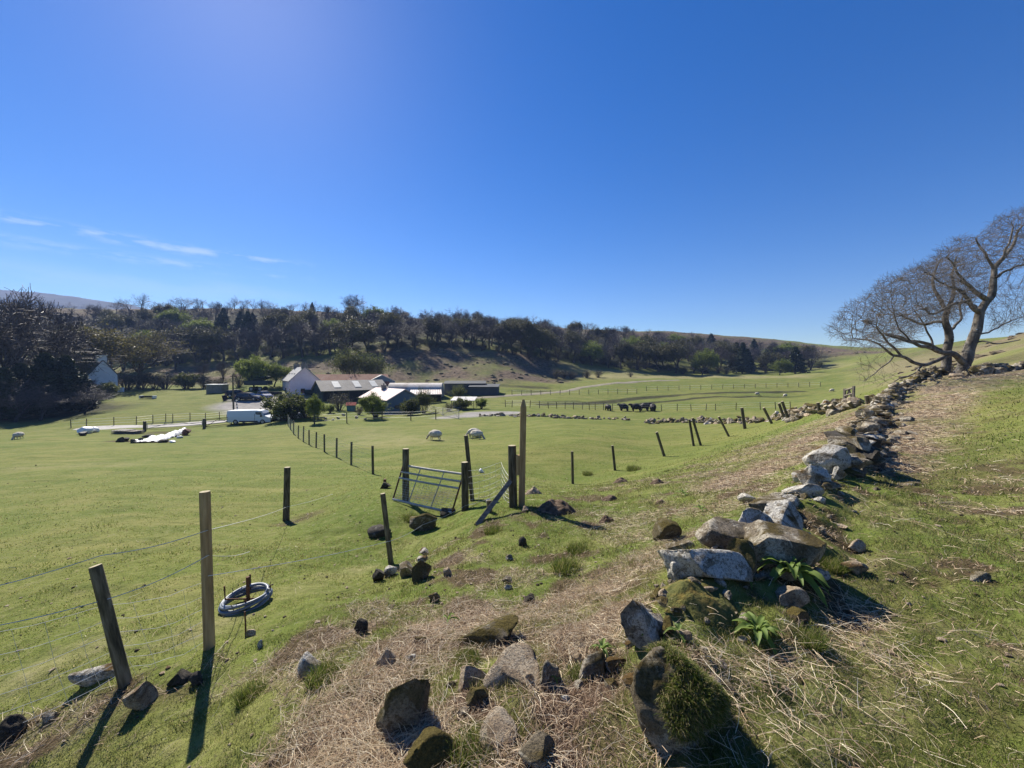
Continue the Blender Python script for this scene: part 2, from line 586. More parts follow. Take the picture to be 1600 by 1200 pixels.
MOOR2 = [Patch([(850, 513), (950, 520), (1100, 527), (1230, 537), (1320, 551)], 26, 1.3), Patch([(-20, 490), (200, 490), (400, 489), (545, 497), (700, 507), (850, 515), (950, 521)], 30, 1.4), Patch([(1430, 553), (1500, 548), (1595, 538)], 20, .55), Patch([(1530, 566), (1598, 562)], 7, .5)]
STRAW = [Patch([(880, 590), (1000, 589), (1100, 589), (1250, 587)], 7.0, 1.6), Patch([(760, 551), (900, 577), (1000, 584)], 7, 1.2), Patch([(610, 549), (740, 549)], 8, 1.3), Patch([(560, 690), (640, 690), (560, 670)], 4.0, .55), Patch([(1440, 560), (1500, 554), (1590, 545)], 16, .9), Patch([(1540, 578), (1598, 586)], 3.5, 1.0),
         Patch([(30, 730), (200, 725)], 2.2, .45), Patch([(1250, 560), (1320, 572)], 7, .7), Patch([(640, 600), (760, 595)], 6, .5), Patch([(260, 1010), (450, 925), (560, 890), (640, 850)], .35, .5), Patch([(0, 1080), (130, 1030)], .5, .5)]
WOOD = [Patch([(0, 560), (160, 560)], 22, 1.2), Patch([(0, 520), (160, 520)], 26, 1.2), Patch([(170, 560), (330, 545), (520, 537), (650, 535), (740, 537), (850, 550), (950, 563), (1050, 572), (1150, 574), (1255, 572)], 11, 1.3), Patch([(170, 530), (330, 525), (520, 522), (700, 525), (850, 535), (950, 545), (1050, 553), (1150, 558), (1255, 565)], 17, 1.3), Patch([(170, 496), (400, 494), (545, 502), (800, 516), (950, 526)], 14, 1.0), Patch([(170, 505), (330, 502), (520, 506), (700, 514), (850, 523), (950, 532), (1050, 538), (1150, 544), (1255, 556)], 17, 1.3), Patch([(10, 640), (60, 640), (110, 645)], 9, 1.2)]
RUSH = [Patch([(850, 632), (950, 628), (1000, 622), (1080, 616), (1250, 612)], 1.7, 1.6), Patch([(790, 630), (900, 627)], 1.5, .7), Patch([(850, 612), (800, 610)], 3.0, .6), Patch([(1000, 632), (1120, 620), (1260, 618)], 1.2, 1.2), Patch([(740, 600), (800, 604), (850, 606)], 2.5, 1.0)]


def total(ps, x, y):
    r = np.zeros(np.shape(x))
    for p in ps:
        r = np.maximum(r, p(x, y))
    return r


_bank = np.array([hit(*q)[:2] for q in [(-40, 1160), (0, 1120), (145, 1085), (330, 1015), (480, 985), (600, 890), (745, 825), (820, 795), (895, 770), (1000, 750), (1090, 715), (1150, 690)]])


def rough_side(x, y):
    """1 on the rough bank with the ruined wall, 0 on the mown-looking pasture"""
    return np.clip((x - np.interp(y, _bank[:, 1], _bank[:, 0])) / .35 + .5, 0, 1) * (y > .3)


def masks(x, y):
    n = fbm(x * 1.6, y * 1.6, octaves=3)
    r = np.hypot(x, y)
    nf = fbm(x * .12, y * .12, octaves=4)
    big = np.clip(r / 40 - .5, 0, 1)
    nn = n * (1 - big) + nf * big
    rs_ = rough_side(x, y) * np.clip(1.5 - r / 14, 0, 1)
    bare = np.clip((fbm(x * 2.3 + 40, y * 2.3, octaves=4) - .30) * 2.2, 0, .85) * rs_
    dry = np.clip((fbm(x * 1.4 - 11, y * 1.4 + 7, octaves=4) - .12) * 1.3, 0, .6) * rs_
    def edge(m, s=1.0):
        return np.clip(m * (1.0 + .6 * nn * s) - .10, 0, 1)
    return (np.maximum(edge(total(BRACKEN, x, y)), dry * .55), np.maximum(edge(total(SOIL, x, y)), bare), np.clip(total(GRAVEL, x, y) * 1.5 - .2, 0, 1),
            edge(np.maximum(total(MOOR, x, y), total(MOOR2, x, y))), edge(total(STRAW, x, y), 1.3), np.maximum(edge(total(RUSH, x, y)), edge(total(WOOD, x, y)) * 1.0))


# ground material: turf, dead stalks, soil, gravel, heath and rush are different ground covers
m, nt, bs = nodes_of('pasture_ground')
pos = coords(nt, 'World')
ca = nt.nodes.new('ShaderNodeAttribute'); ca.attribute_name = 'cover_a'
cb = nt.nodes.new('ShaderNodeAttribute'); cb.attribute_name = 'cover_b'
s1 = nt.nodes.new('ShaderNodeSeparateColor'); nt.links.new(ca.outputs['Color'], s1.inputs[0])
s2 = nt.nodes.new('ShaderNodeSeparateColor'); nt.links.new(cb.outputs['Color'], s2.inputs[0])
nb = noise(nt, pos, .09, 4); nm = noise(nt, pos, .9, 5, .65); ns = noise(nt, pos, 9.0, 5, .7); nf_ = noise(nt, pos, 45.0, 4, .7)
g1 = ramp(nt, [(.35, (.080, .120, .020)), (.5, (.125, .160, .030)), (.65, (.185, .192, .055))], nm)
g2 = ramp(nt, [(.36, (.095, .132, .026)), (.64, (.185, .178, .055))], nb)
turf = mix(nt, .5, g1, g2)
turf = mix(nt, ramp(nt, [(.50, (0, 0, 0)), (.72, (.75, .75, .75))], ns), turf, (.21, .195, .095))
turf = mix(nt, ramp(nt, [(.30, (.75, .75, .75)), (.47, (0, 0, 0))], ns), turf, (.045, .060, .016))
turf = mix(nt, ramp(nt, [(.28, (.8, .8, .8)), (.45, (0, 0, 0))], nf_), turf, (.050, .060, .020))
mp = coords(nt, 'World', (.16, .75, .3))
turf = mix(nt, ramp(nt, [(.50, (0, 0, 0)), (.66, (.45, .45, .45))], noise(nt, mp, 1.0, 5, .65, .5)), turf, (.24, .215, .085))
turf = mix(nt, ramp(nt, [(.34, (.55, .55, .55)), (.46, (0, 0, 0))], noise(nt, mp, 2.2, 4, .6, .5)), turf, (.075, .095, .022))
straw = ramp(nt, [(.3, (.16, .15, .06)), (.55, (.27, .24, .12)), (.75, (.36, .31, .18))], ns)
col = mix(nt, mth(nt, 'MULTIPLY', s2.outputs[1], .8), turf, straw)
heath = ramp(nt, [(.34, (.028, .023, .020)), (.46, (.085, .062, .046)), (.56, (.16, .12, .085)), (.68, (.19, .16, .09))], mth(nt, 'ADD', mth(nt, 'MULTIPLY', nm, .6), mth(nt, 'MULTIPLY', ns, .4)))
col = mix(nt, s2.outputs[0], col, heath)
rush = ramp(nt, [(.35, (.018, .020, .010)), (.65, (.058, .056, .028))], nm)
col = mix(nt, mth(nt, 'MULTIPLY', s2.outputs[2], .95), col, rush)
litter = ramp(nt, [(.34, (.055, .038, .025)), (.48, (.20, .15, .098)), (.62, (.44, .355, .245))], mth(nt, 'ADD', mth(nt, 'MULTIPLY', ns, .5), mth(nt, 'MULTIPLY', nf_, .5)))
col = mix(nt, s1.outputs[0], col, litter)
soil = ramp(nt, [(.3, (.028, .018, .012)), (.6, (.085, .055, .036)), (.8, (.15, .105, .07))], mth(nt, 'ADD', mth(nt, 'MULTIPLY', ns, .5), mth(nt, 'MULTIPLY', nf_, .5)))
col = mix(nt, s1.outputs[1], col, soil)
grav = ramp(nt, [(.3, (.20, .19, .18)), (.7, (.34, .32, .30))], nm)
col = mix(nt, s1.outputs[2], col, grav)
nt.links.new(col, bs.inputs['Base Color'])
bs.inputs['Roughness'].default_value = .95
bs.inputs['Specular IOR Level'].default_value = .08
bump(nt, bs, mth(nt, 'ADD', mth(nt, 'MULTIPLY', ns, .7), mth(nt, 'MULTIPLY', nf_, .3)), .9, .045)
MATS['ground'] = m

_front = np.radians(np.linspace(-66, 66, 620))
_side = np.radians(np.concatenate([np.linspace(68, 178, 34)]))
AZ = np.concatenate([_front, _side, [math.pi], -_side[::-1]])
RAD = np.concatenate([[.02, .15, .3, .45], np.exp(np.linspace(math.log(.6), math.log(330), 880)), np.exp(np.linspace(math.log(345), math.log(1500), 24))])
gx = np.outer(RAD, np.sin(AZ)); gy = np.outer(RAD, np.cos(AZ))
gz = Hs(gx, gy)
gm = masks(gx.ravel(), gy.ravel())
na, nr = len(AZ), len(RAD)
i, j = np.meshgrid(np.arange(nr - 1), np.arange(na), indexing='ij')
j2 = (j + 1) % na
gf = np.stack([i * na + j, (i + 1) * na + j, (i + 1) * na + j2, i * na + j2], -1).reshape(-1, 4)[:, ::-1]
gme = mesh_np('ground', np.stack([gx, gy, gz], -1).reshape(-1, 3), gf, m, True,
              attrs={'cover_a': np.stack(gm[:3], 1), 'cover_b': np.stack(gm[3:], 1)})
struct(link('ground', gme))


# far moorland hill beyond the left of the valley
m = mat('far_moor', [(.008, .010, .014), (.018, .019, .026), (.042, .032, .034)], .012, 1.0, .03, .4, 4, 'World')
SKY1 = [(-260, 440), (-100, 446), (0, 452), (60, 458), (110, 463), (160, 470), (205, 477), (250, 488), (330, 505), (420, 520)]
vx, fx = [], []
for (px, py) in SKY1:
    for d, k in ((780, 0), (900, .45), (1020, .8), (1150, 1.0), (1300, .8), (1440, 0)):
        top = P(px, py, 1150)[2]
        vx.append(((px - 800) / F * d, d, -20 + (top + 20) * k))
vx = np.array(vx).reshape(len(SKY1), 6, 3)
def refine(g, k):
    for ax in (0, 1):
        n0 = g.shape[ax]
        t = np.linspace(0, n0 - 1, (n0 - 1) * k + 1)
        a = np.floor(t).astype(int).clip(0, n0 - 2)
        w = (t - a); w = w * w * (3 - 2 * w) if ax == 1 else w
        w = w.reshape([-1 if q == ax else 1 for q in range(3)])
        g = np.take(g, a, ax) * (1 - w) + np.take(g, a + 1, ax) * w
    return g
vx = refine(vx, 10)
vx[..., 2] += 3.0 * fbm(vx[..., 0] * .02, vx[..., 1] * .02, octaves=4)
n0, n1 = vx.shape[:2]
i, j = np.meshgrid(np.arange(n0 - 1), np.arange(n1 - 1), indexing='ij')
fx = np.stack([i * n1 + j, (i + 1) * n1 + j, (i + 1) * n1 + j + 1, i * n1 + j + 1], -1).reshape(-1, 4)
struct(link('far_hill', mesh_np('far_hill', vx.reshape(-1, 3), fx, m, True)))


def strip(name, pix, width, material, lift=.06, world=False):
    """a path draped on the land"""
    pts = [np.array(q) if world else hit(*q) for q in pix]
    pl = []
    for a, b in zip(pts[:-1], pts[1:]):
        k = max(2, int(np.linalg.norm(b - a) / .5))
        pl += [a + (b - a) * t for t in np.linspace(0, 1, k, endpoint=False)]
    pl.append(pts[-1])
    pl = np.array(pl)
    for _ in range(14):
        pl[1:-1] = (pl[:-2] + 2 * pl[1:-1] + pl[2:]) / 4
    t = np.gradient(pl[:, :2], axis=0); t /= np.linalg.norm(t, axis=1)[:, None] + 1e-9
    nrm = np.stack([-t[:, 1], t[:, 0]], 1)
    w = width * (1 + .12 * vnoise(np.arange(len(pl)) * .23, np.zeros(len(pl))))
    rows = []
    for s in np.linspace(-.5, .5, 7):
        x = pl[:, 0] + nrm[:, 0] * w * s; y = pl[:, 1] + nrm[:, 1] * w * s
        rows.append(np.stack([x, y, Hs(x, y) + lift * (1 - (abs(s) * 2) ** 4) - .02 * (abs(s) > .45)], 1))
    g = np.stack(rows, 1); n0, n1 = g.shape[:2]
    i, j = np.meshgrid(np.arange(n0 - 1), np.arange(n1 - 1), indexing='ij')
    f = np.stack([i * n1 + j, i * n1 + j + 1, (i + 1) * n1 + j + 1, (i + 1) * n1 + j], -1).reshape(-1, 4)[:, ::-1]
    return struct(link(name, mesh_np(name, g.reshape(-1, 3), f, material, True)))


gravel_m = mat('lane_gravel', [(.30, .28, .26), (.42, .40, .37), (.36, .34, .32)], 1.2, .95, 14, .4, .02, 'World')
track_m = mat('track_gravel', [(.17, .15, .105), (.25, .22, .16)], .8, .95, 8, .4, .02, 'World')
strip('road', [(130, 669), (200, 667.5), (240, 666), (290, 663), (330, 660), (375, 656), (420, 652), (470, 646)], 3.2, gravel_m, .10)
strip('farm_track', [(735, 622.5), (800, 618), (870, 613), (905, 606), (950, 600), (1000, 596), (1060, 594)], 2.6, track_m, .14)

# ------------------------------------------------------------------ timber, wire, stone
old_wood = mat('old_post_wood', [(.030, .026, .016), (.095, .080, .048), (.19, .165, .115)], 11, .9, 30, .5, .006, 'Object', (3, 3, .35), seedvar=.25)
new_wood = mat('new_post_wood', [(.20, .135, .065), (.31, .215, .105), (.42, .31, .17)], 9, .8, 30, .3, .004, 'Object', (4, 4, .3), seedvar=.12)
cut_wood = mat('sawn_end_wood', [(.30, .25, .15), (.46, .40, .28)], 30, .85)
grey_wood = mat('grey_board_wood', [(.10, .085, .065), (.19, .165, .135), (.27, .24, .20)], 6, .9, 40, .5, .004, 'Object', (1, 1, 6))
galv = mat('galvanised_steel', [(.30, .29, .26), (.46, .44, .40)], 9, .65, 60, .1, .002, metal=.0, spec=.3)
wire_m = mat('fence_wire', [(.46, .46, .43), (.66, .66, .62)], 20, .5, metal=.2, spec=.5)
rust_m = mat('rusty_iron', [(.06, .028, .016), (.16, .07, .035)], 20, .8, 60, .3, .003)


def post(name, base, top, dia, mats, label, group=None, point=False, square=False, parent=None, extra=None):
    base = np.array(base, float); top = np.array(top, float)
    ax = top - base; L = np.linalg.norm(ax); z = ax / L
    x = np.cross([0, 1, 0], z); x /= np.linalg.norm(x); y = np.cross(z, x)
    sides = 4 if square else 14
    a = np.linspace(0, 2 * np.pi, sides, endpoint=False) + (np.pi / 4 if square else 0)
    seed = abs(base[0] * 13.1 + base[1] * 7.7)
    b = MB(); rings = []
    hs = [-.35, 0, .08, L * .3, L * .6, L * .85, L - .02, L]
    rs = [1, 1.03, 1, .99, .97, .96, .95, .90]
    if point:
        hs = hs[:-2] + [L - dia * 1.1, L]; rs[-2:] = [.96, .34]
    for h, r in zip(hs, rs):
        w = dia / 2 * r * (1.28 if square else 1) * (1 + .035 * np.array([vnoise(np.array([q * 1.3 + seed]), np.array([h * 3.0]))[0] for q in a]))
        rings.append(np.stack([w * np.cos(a), w * np.sin(a), np.full(sides, h)], 1))
    f = []
    for i in range(len(rings) - 1):
        for k in range(sides):
            k2 = (k + 1) % sides
            f.append((i * sides + k, i * sides + k2, (i + 1) * sides + k2, (i + 1) * sides + k))
    b.add(np.concatenate(rings), f, 0)
    b.add(rings[-1], [tuple(range(sides))], 1)
    M = Matrix(((x[0], y[0], z[0], 0), (x[1], y[1], z[1], 0), (x[2], y[2], z[2], 0), (0, 0, 0, 1)))
    o = b.build(name, mats, parent, smooth=not square)
    o.matrix_world = Matrix.Translation(base) @ M
    if not square:
        me = o.data
        sm = np.ones(len(me.polygons), bool); sm[-1] = False
        me.polygons.foreach_set('use_smooth', sm)
    if label:
        tag(o, label, 'fence post', group)
    return o


def ppost(pb, pt, dia, label, mats=None, name='fence_post', **kw):
    b = hit(*pb); d = b[1]
    d = d * CP - b[2] * SP                       # distance along the view axis
    t = P(pt[0], pt[1], d)
    return post(name, b, t, dia, mats or [old_wood, cut_wood], label, **kw)


ppost((196, 1068), (149, 884), .085, 'dark old round post leaning to the left beside the tall pale post')
ppost((327, 1012), (320, 768), .087, 'tall pale new round post with flat sawn top, nearest upright post', [new_wood, cut_wood])
ppost((447, 813), (449, 730), .15, 'short dark stout post standing alone out in the pasture')
ppost((611, 880), (598, 771), .085, 'dark round post with small stones scattered round its foot')
SG = 'posts of the broken fence across the middle'
ppost((895, 756), (894, 705), .10, 'upright old post with long thin shadow right of the tall gatepost', group=SG)
ppost((961, 735), (957, 696), .11, 'slightly leaning post by a dark rush tuft', group=SG)
ppost((1038, 713), (1026, 675), .13, 'old post leaning left by itself in the pasture', group=SG)
ppost((1084, 697), (1077, 655), .13, 'left post of the close leaning pair', group=SG)
ppost((1095, 696), (1082, 653), .13, 'right post of the close leaning pair', group=SG)
ppost((1139, 682), (1123, 651), .13, 'post leaning strongly left, between the leaning pair and the stout post', group=SG)
ppost((1164, 670), (1159, 637), .20, 'stout upright old post in front of the tumbled field wall', group=SG)
for k, (b_, t_, lab) in enumerate([
        ((1206, 662), (1193, 637), 'post leaning left just beyond the stout post by the field wall'),
        ((1226, 656), (1217, 630), 'front post of a crossed pair leaning left by the field wall'),
        ((1232, 655), (1222, 627), 'rear post of a crossed pair leaning left by the field wall'),
        ((1246, 651), (1243, 636), 'short stumpy post beyond the crossed pair'),
        ((1281, 646), (1278, 629), 'upright weathered post on top of the tumbled field wall'),
        ((1297, 645), (1289, 634), 'short leaning post in front of the tumbled field wall'),
        ((1310, 645), (1297, 633), 'thin rail-like post slanting far to the left'),
        ((1307, 642), (1305, 627), 'upright thin post next to the slanting rail-like post'),
        ((1321, 641), (1318, 629), 'low post right of the slanting rail-like post'),
        ((1334, 638), (1326, 628), 'post leaning left near the grey ladder-like hurdle'),
        ((1356, 631), (1354, 618), 'last upright post before the dry stone wall')]):
    ppost(b_, t_, .15, lab, group='derelict fence posts along the tumbled wall')

# --- gate at the corner of the pastures
G1 = ppost((634, 783), (634, 701), .17, 'thick dark round gatepost behind the leaning metal gate', name='gate_post')
ppost((738, 782), (728, 680), .10, 'tall thin dark stake tied behind the gate hanging post', name='stake')
ppost((727, 797), (726, 722), .16, 'dark gate hanging post at the right end of the leaning gate', name='gate_post')
pA = hit(801, 791)
ppost((802, 791), (800, 696), .165, 'thick round post with pale sawn top and a slanting strut', [old_wood, cut_wood], name='strainer_post')
ppost((815, 791), (818, 624), .135, 'tall square tan gatepost with pointed top', [new_wood, new_wood], name='strainer_post', point=True, square=True)
dA = pA[1] * CP - pA[2] * SP
blk = MB()
q0, q1 = P(809, 711, dA - .02), P(809, 742, dA - .02)
blk.box((q0 + q1) / 2, (.075, .09, abs(q0[2] - q1[2])), 0)
tag(blk.build('spacer_block', [new_wood]), 'short tan timber block wedged between the two tall gateposts', 'timber block')
st = MB()
sb = hit(747, 818); stp = P(797, 752, dA - .1)
ax = stp - sb
st.tube([sb - ax * .05, sb + ax * .5, stp], [.062, .06, .058], 4, 0)
tag(st.build('strut', [grey_wood]), 'grey slanting timber strut propping the thick round post', 'strut')
st = MB()
sb = hit(766, 800); tp = P(764, 785, sb[1] * CP - sb[2] * SP)
st.tube([sb - np.array([0, 0, .2]), tp + np.array([0, 0, .04])], [.055, .05], 8, 0)
tag(st.build('stump', [old_wood]), 'short dark stump crossing the slanting strut', 'stump')
bl = hit(613, 783); br = hit(707, 803)
dl = bl[1] * CP - bl[2] * SP; dr = br[1] * CP - br[2] * SP
GL0, GR0 = P(614, 780, dl), P(706, 801, dr)
GL1, GR1 = P(630, 727, dl + .35), P(724, 741, dr + .35)
gate = thing('field_gate', GL0, 'galvanised metal field gate leaning back between two dark posts', 'gate')


def gq(u, v):
    return (GL0 * (1 - u) + GR0 * u) * (1 - v) + (GL1 * (1 - u) + GR1 * u) * v - GL0


for v, r in ((0, .030), (.62, .025), (.80, .025), (1.0, .030)):
    MB().tube([gq(0, v), gq(.5, v) + np.array([0, 0, -.008]), gq(1, v)], r, 8).build('rail', [galv], gate, True)
for u in (0, 1):
    MB().tube([gq(u, -.02), gq(u, 1.05)], .02, 8).build('stile', [rust_m], gate, True)
for u, u2 in ((.28, .31), (.66, .70)):
    MB().tube([gq(u, 0) + np.array([0, -.02, 0]), gq(u2, 1.0) + np.array([0, -.02, 0])], .012, 6).build('brace', [galv], gate, True)
net = MB()
for k in range(1, 9):
    net.tube([gq(0, k * .065), gq(1, k * .065)], .0022, 3, cap=False)
for k in range(1, 14):
    net.tube([gq(k / 14, 0), gq(k / 14 + .02, .62)], .002, 3, cap=False)
net.build('netting', [wire_m], gate)


def netting(name, tops, bots, nh, step, label, cat='wire netting', r=.0017, top_only=None, group=None, parent=None):
    """hung wire netting through matching lists of top and bottom points"""
    b = MB(); rr = random.Random(len(tops) * 7 + nh)
    hs = np.linspace(0, 1, nh) ** 1.25
    for h in hs:
        pl = []
        for i in range(len(tops) - 1):
            for t in np.linspace(0, 1, 5, endpoint=False):
                p = (bots[i] * (1 - t) + bots[i + 1] * t) * (1 - h) + (tops[i] * (1 - t) + tops[i + 1] * t) * h
                pl.append(p + np.array([0, 0, -.05 * math.sin(math.pi * t) + rr.uniform(-.012, .012)]))
        pl.append(bots[-1] * (1 - h) + tops[-1] * h)
        b.tube(pl, r, 3, cap=False)
    for i in range(len(tops) - 1):
        L = np.linalg.norm(tops[i + 1] - tops[i]); k = max(1, int(L / step))
        for t in np.linspace(0, 1, k, endpoint=False):
            p = bots[i] * (1 - t) + bots[i + 1] * t; q = tops[i] * (1 - t) + tops[i + 1] * t
            s = -.05 * math.sin(math.pi * t)
            b.tube([p + np.array([rr.uniform(-.02, .02), 0, s]), (p + q) / 2 + np.array([rr.uniform(-.02, .02), rr.uniform(-.02, .02), s]), q + np.array([0, 0, s])], r * .8, 3, cap=False)
    o = b.build(name, [wire_m], parent)
    if label: tag(o, label, cat, group)
    return o


def dep(px, py):
    h = hit(px, py); return h[1] * CP - h[2] * SP


# netting hung from the leaning post out past the picture's edge, and between the gateposts
d0, d1 = dep(196, 1068), dep(327, 1012)
T = [P(-160, 1010, 2.6), P(165, 945, d0), P(323, 908, d1)]
B = [hit(-120, 1190) if False else at(-160, 2.6), at(196, d0), at(327, d1)]
netting('wire_netting', T, B, 7, .16, 'sagging square-mesh wire netting between the leaning post and tall pale post')
b = MB()
for pl in ([(-140, 945, 2.7), (158, 868, 3.3), (323, 829, d1 - .05), (448, 792, 9.3), (520, 772, 11.5)],
           [(-140, 1000, 2.6), (172, 935, d0), (325, 868, d1 - .05), (390, 862, 5.2)],
           [(325, 900, d1 - .05), (611, 845, dep(611, 880) - .06), (660, 820, 7.4), (727, 790, dep(727, 797) - .1), (797, 765, dA)]):
    pts = [P(*q) for q in pl]; out = []
    for p, q in zip(pts[:-1], pts[1:]):
        for t in np.linspace(0, 1, 8, endpoint=False):
            out.append(p * (1 - t) + q * t + np.array([0, 0, -.03 * math.sin(math.pi * t)]))
    out.append(pts[-1]); b.tube(out, .0034, 4, cap=False)
tag(b.build('fence_wire', [wire_m]), 'loose pale single-strand fence wire strung past the nearest posts', 'fence wire')
dg = dep(727, 797)
T = [P(730, 735, dg - .02), P(783, 722, dA + 1.2), P(797, 745, dA)]
B = [at(730, dg - .02), at(783, dA + 1.2), at(797, dA)]
netting('wire_netting', T, B, 8, .12, 'crumpled rusty wire netting closing the gap beside the gateposts', r=.0034)

# --- regular fences: one thing each, every post a part
def fence(label, bases, h, dia, strands, nm='wire_fence', net_step=None, wood=None, lean=0.04, group=None, tops=None, rail=False):
    rr = random.Random(len(bases) * 31 + int(bases[0][0]))
    pts = [hit(*q) if len(q) == 2 else np.array(q) for q in bases]
    root = thing(nm, pts[0], label, 'fence', 0, group)
    src = None; tp = []
    for i, p in enumerate(pts):
        if src is None:
            b = MB(); b.tube([(0, 0, -.3), (0, 0, h * .5), (.01, 0, h)], [dia / 2, dia / 2, dia / 2 * .95], 7)
            src = b.build('post', [wood or old_wood], root); o = src
        else:
            o = src.copy(); COL.objects.link(o); o.parent = root
        o.location = p - pts[0]
        l1, l2 = rr.uniform(-lean, lean), rr.uniform(-lean, lean)
        o.rotation_euler = (l1, l2, rr.uniform(0, 3)); s = rr.uniform(.92, 1.08); o.scale = (1, 1, s)
        tp.append(p + np.array([0, 0, h * s * .96]))
    b = MB()
    for s in strands:
        w = (.0045 if not rail else .03) * max(1, np.linalg.norm(pts[0]) / 25 * (.9 if not rail else .6))
        b.tube([p - pts[0] + (t - p) * s for p, t in zip(pts, tp)], w, 3 if not rail else 4, cap=False)
    if net_step:
        for i in range(len(pts) - 1):
            L = np.linalg.norm(pts[i + 1] - pts[i])
            for t in np.arange(0, 1, net_step / L):
                p = pts[i] * (1 - t) + pts[i + 1] * t - pts[0]; q = tp[i] * (1 - t) + tp[i + 1] * t - pts[0]
                b.tube([p, p + (q - p) * .85], .003, 3, cap=False)
    b.build('strand', [wire_m if not rail else (wood or old_wood)], root)
    return root


fence('netting fence of dark posts running from the leaning gate down to the white van',
      [(583, 741), (549, 727), (526, 715), (507, 706), (494, 700), (483, 695), (474, 690.5), (466, 685), (459, 678.5), (454, 671), (450, 664)], 1.28, .11, [.1, .22, .36, .52, .7, .86, .98], net_step=.3)
fence('garden fence of widely spaced posts in front of the farm buildings', [(491, 664), (542, 661.5), (597, 658.5), (642, 657.5), (681, 655.5)], 1.3, .13, [.4, .7, .95])
fence('roadside fence of thin posts on the far side of the lane', [(111, 669), (135, 668), (178, 665.5), (213, 663.5), (239, 661), (259, 659.5), (270, 659), (297, 657.5), (321, 657), (343, 655), (357, 654)], 1.2, .10, [.35, .65, .95])
fence('field fence of thin posts running behind the cattle', [(x, 636 + 6.5 * min(1, (x - 790) / 200) - max(0, x - 1050) * .016) for x in (790, 800, 828, 843, 857, 870, 883, 896, 910, 921, 930, 943, 957, 1034, 1058, 1080, 1103, 1118, 1150, 1188, 1212, 1235)], 1.25, .12, [.35, .65, .95], lean=.12)
fence('faint distant fence following the pale farm track', [(x, 618 - (x - 800) * .014) for x in range(800, 1010, 15)], 1.2, .13, [.5, .95])
fence('faint distant fence across the upper right pasture', [(x, 611 - (x - 1010) * .026) for x in range(1010, 1290, 17)], 1.2, .13, [.5, .95])
for pb, pt, lab in (((226, 674), (226, 658), 'thick dark gatepost left of the lane gate'), ((319, 669.5), (319, 654), 'thick dark gatepost right of the lane gate')):
    ppost(pb, pt, .34, lab, name='gate_post')


def bar_gate(name, pbl, pbr, h, nb, mat_, label, thick=.03):
    a, b_ = hit(*pbl), hit(*pbr)
    root = thing(name, a, label, 'gate')
    v = b_ - a; up = np.array([0, 0, 1.0])
    for k in range(nb):
        z = .12 + (h - .12) * k / (nb - 1)
        MB().tube([up * z, v + up * z], thick, 5).build('rail', [mat_], root)
    for t in (0, 1):
        MB().tube([v * t + up * .05, v * t + up * (h + .08)], thick * 1.3, 5).build('stile', [mat_], root)
    MB().tube([up * .12, v * .5 + up * h, v + up * .12], thick * .8, 4).build('brace', [mat_], root)
    return root


pale_rail = mat('pale_rail_wood', [(.36, .33, .27), (.52, .48, .40)], 4, .85)
bar_gate('field_gate', (230, 671), (316, 665), .75, 3, pale_rail, 'low pale wooden rail gate across the lane edge', .035)
bar_gate('field_gate', (322, 668), (362, 663.5), 1.05, 4, old_wood, 'dark open wooden gate beside the tail of the white van', .04)
bar_gate('field_gate', (692, 650), (717, 655), 1.15, 6, galv, 'galvanised bar gate at the end of the garden fence', .035)
bar_gate('field_gate', (668, 643), (692, 649), 1.0, 5, galv, 'second galvanised bar gate standing half open behind the first', .035)
bar_gate('hurdle', (1319, 640), (1333, 637), .8, 4, grey_wood, 'grey ladder-like hurdle leaning by the tumbled wall', .04)

# --- rocks
grey_rock, pale_rock, tan_rock, dark_rock, moss_rock = None, None, None, None, None


def rockmat(name, base, lichen, moss, lic_amt, moss_amt, scale=1.0):
    m, nt, bs = nodes_of(name)
    v = coords(nt, 'World')
    n1 = noise(nt, v, 7 * scale, 6, .65); n2 = noise(nt, v, 5.5 * scale, 8, .75, .8); n3 = noise(nt, v, 55 * scale, 6, .75); n4 = noise(nt, v, 2.3 * scale, 5, .6, 1.0); n5 = noise(nt, v, 170, 3, .7)
    c = ramp(nt, [(.3, tuple(x * .55 for x in base)), (.5, base), (.7, tuple(min(1, x * 1.45) for x in base))], n1)
    c = mix(nt, ramp(nt, [(.38, (.9, .9, .9)), (.48, (0, 0, 0))], n3), c, tuple(x * .28 for x in base))
    lic = ramp(nt, [(.60 - lic_amt * .20, (0, 0, 0)), (.625 - lic_amt * .20, (1, 1, 1))], n2)
    lic = mth(nt, 'MULTIPLY', lic, ramp(nt, [(.36, (.1, .1, .1)), (.55, (1, 1, 1))], n3))
    c = mix(nt, mth(nt, 'MULTIPLY', lic, .9), c, lichen)
    g = nt.nodes.new('ShaderNodeNewGeometry'); sp = nt.nodes.new('ShaderNodeSeparateXYZ'); nt.links.new(g.outputs['Normal'], sp.inputs[0])
    mo = mth(nt, 'MULTIPLY', ramp(nt, [(.60 - moss_amt * .25, (0, 0, 0)), (.70 - moss_amt * .25, (1, 1, 1))], n4), mth(nt, 'ADD', sp.outputs[2], .35, True))
    c = mix(nt, mo, c, ramp(nt, [(.35, tuple(x * .5 for x in moss)), (.65, moss)], n3))
    c = mix(nt, .55, c, ramp(nt, [(.34, (.25, .25, .25)), (.5, (.8, .8, .8)), (.62, (1.3, 1.25, 1.2))], n5), 'MULTIPLY')
    nt.links.new(c, bs.inputs['Base Color'])
    bs.inputs['Roughness'].default_value = .92; bs.inputs['Specular IOR Level'].default_value = .2
    bump(nt, bs, mth(nt, 'ADD', mth(nt, 'MULTIPLY', n3, .8), n1), 1.0, .03)
    return m


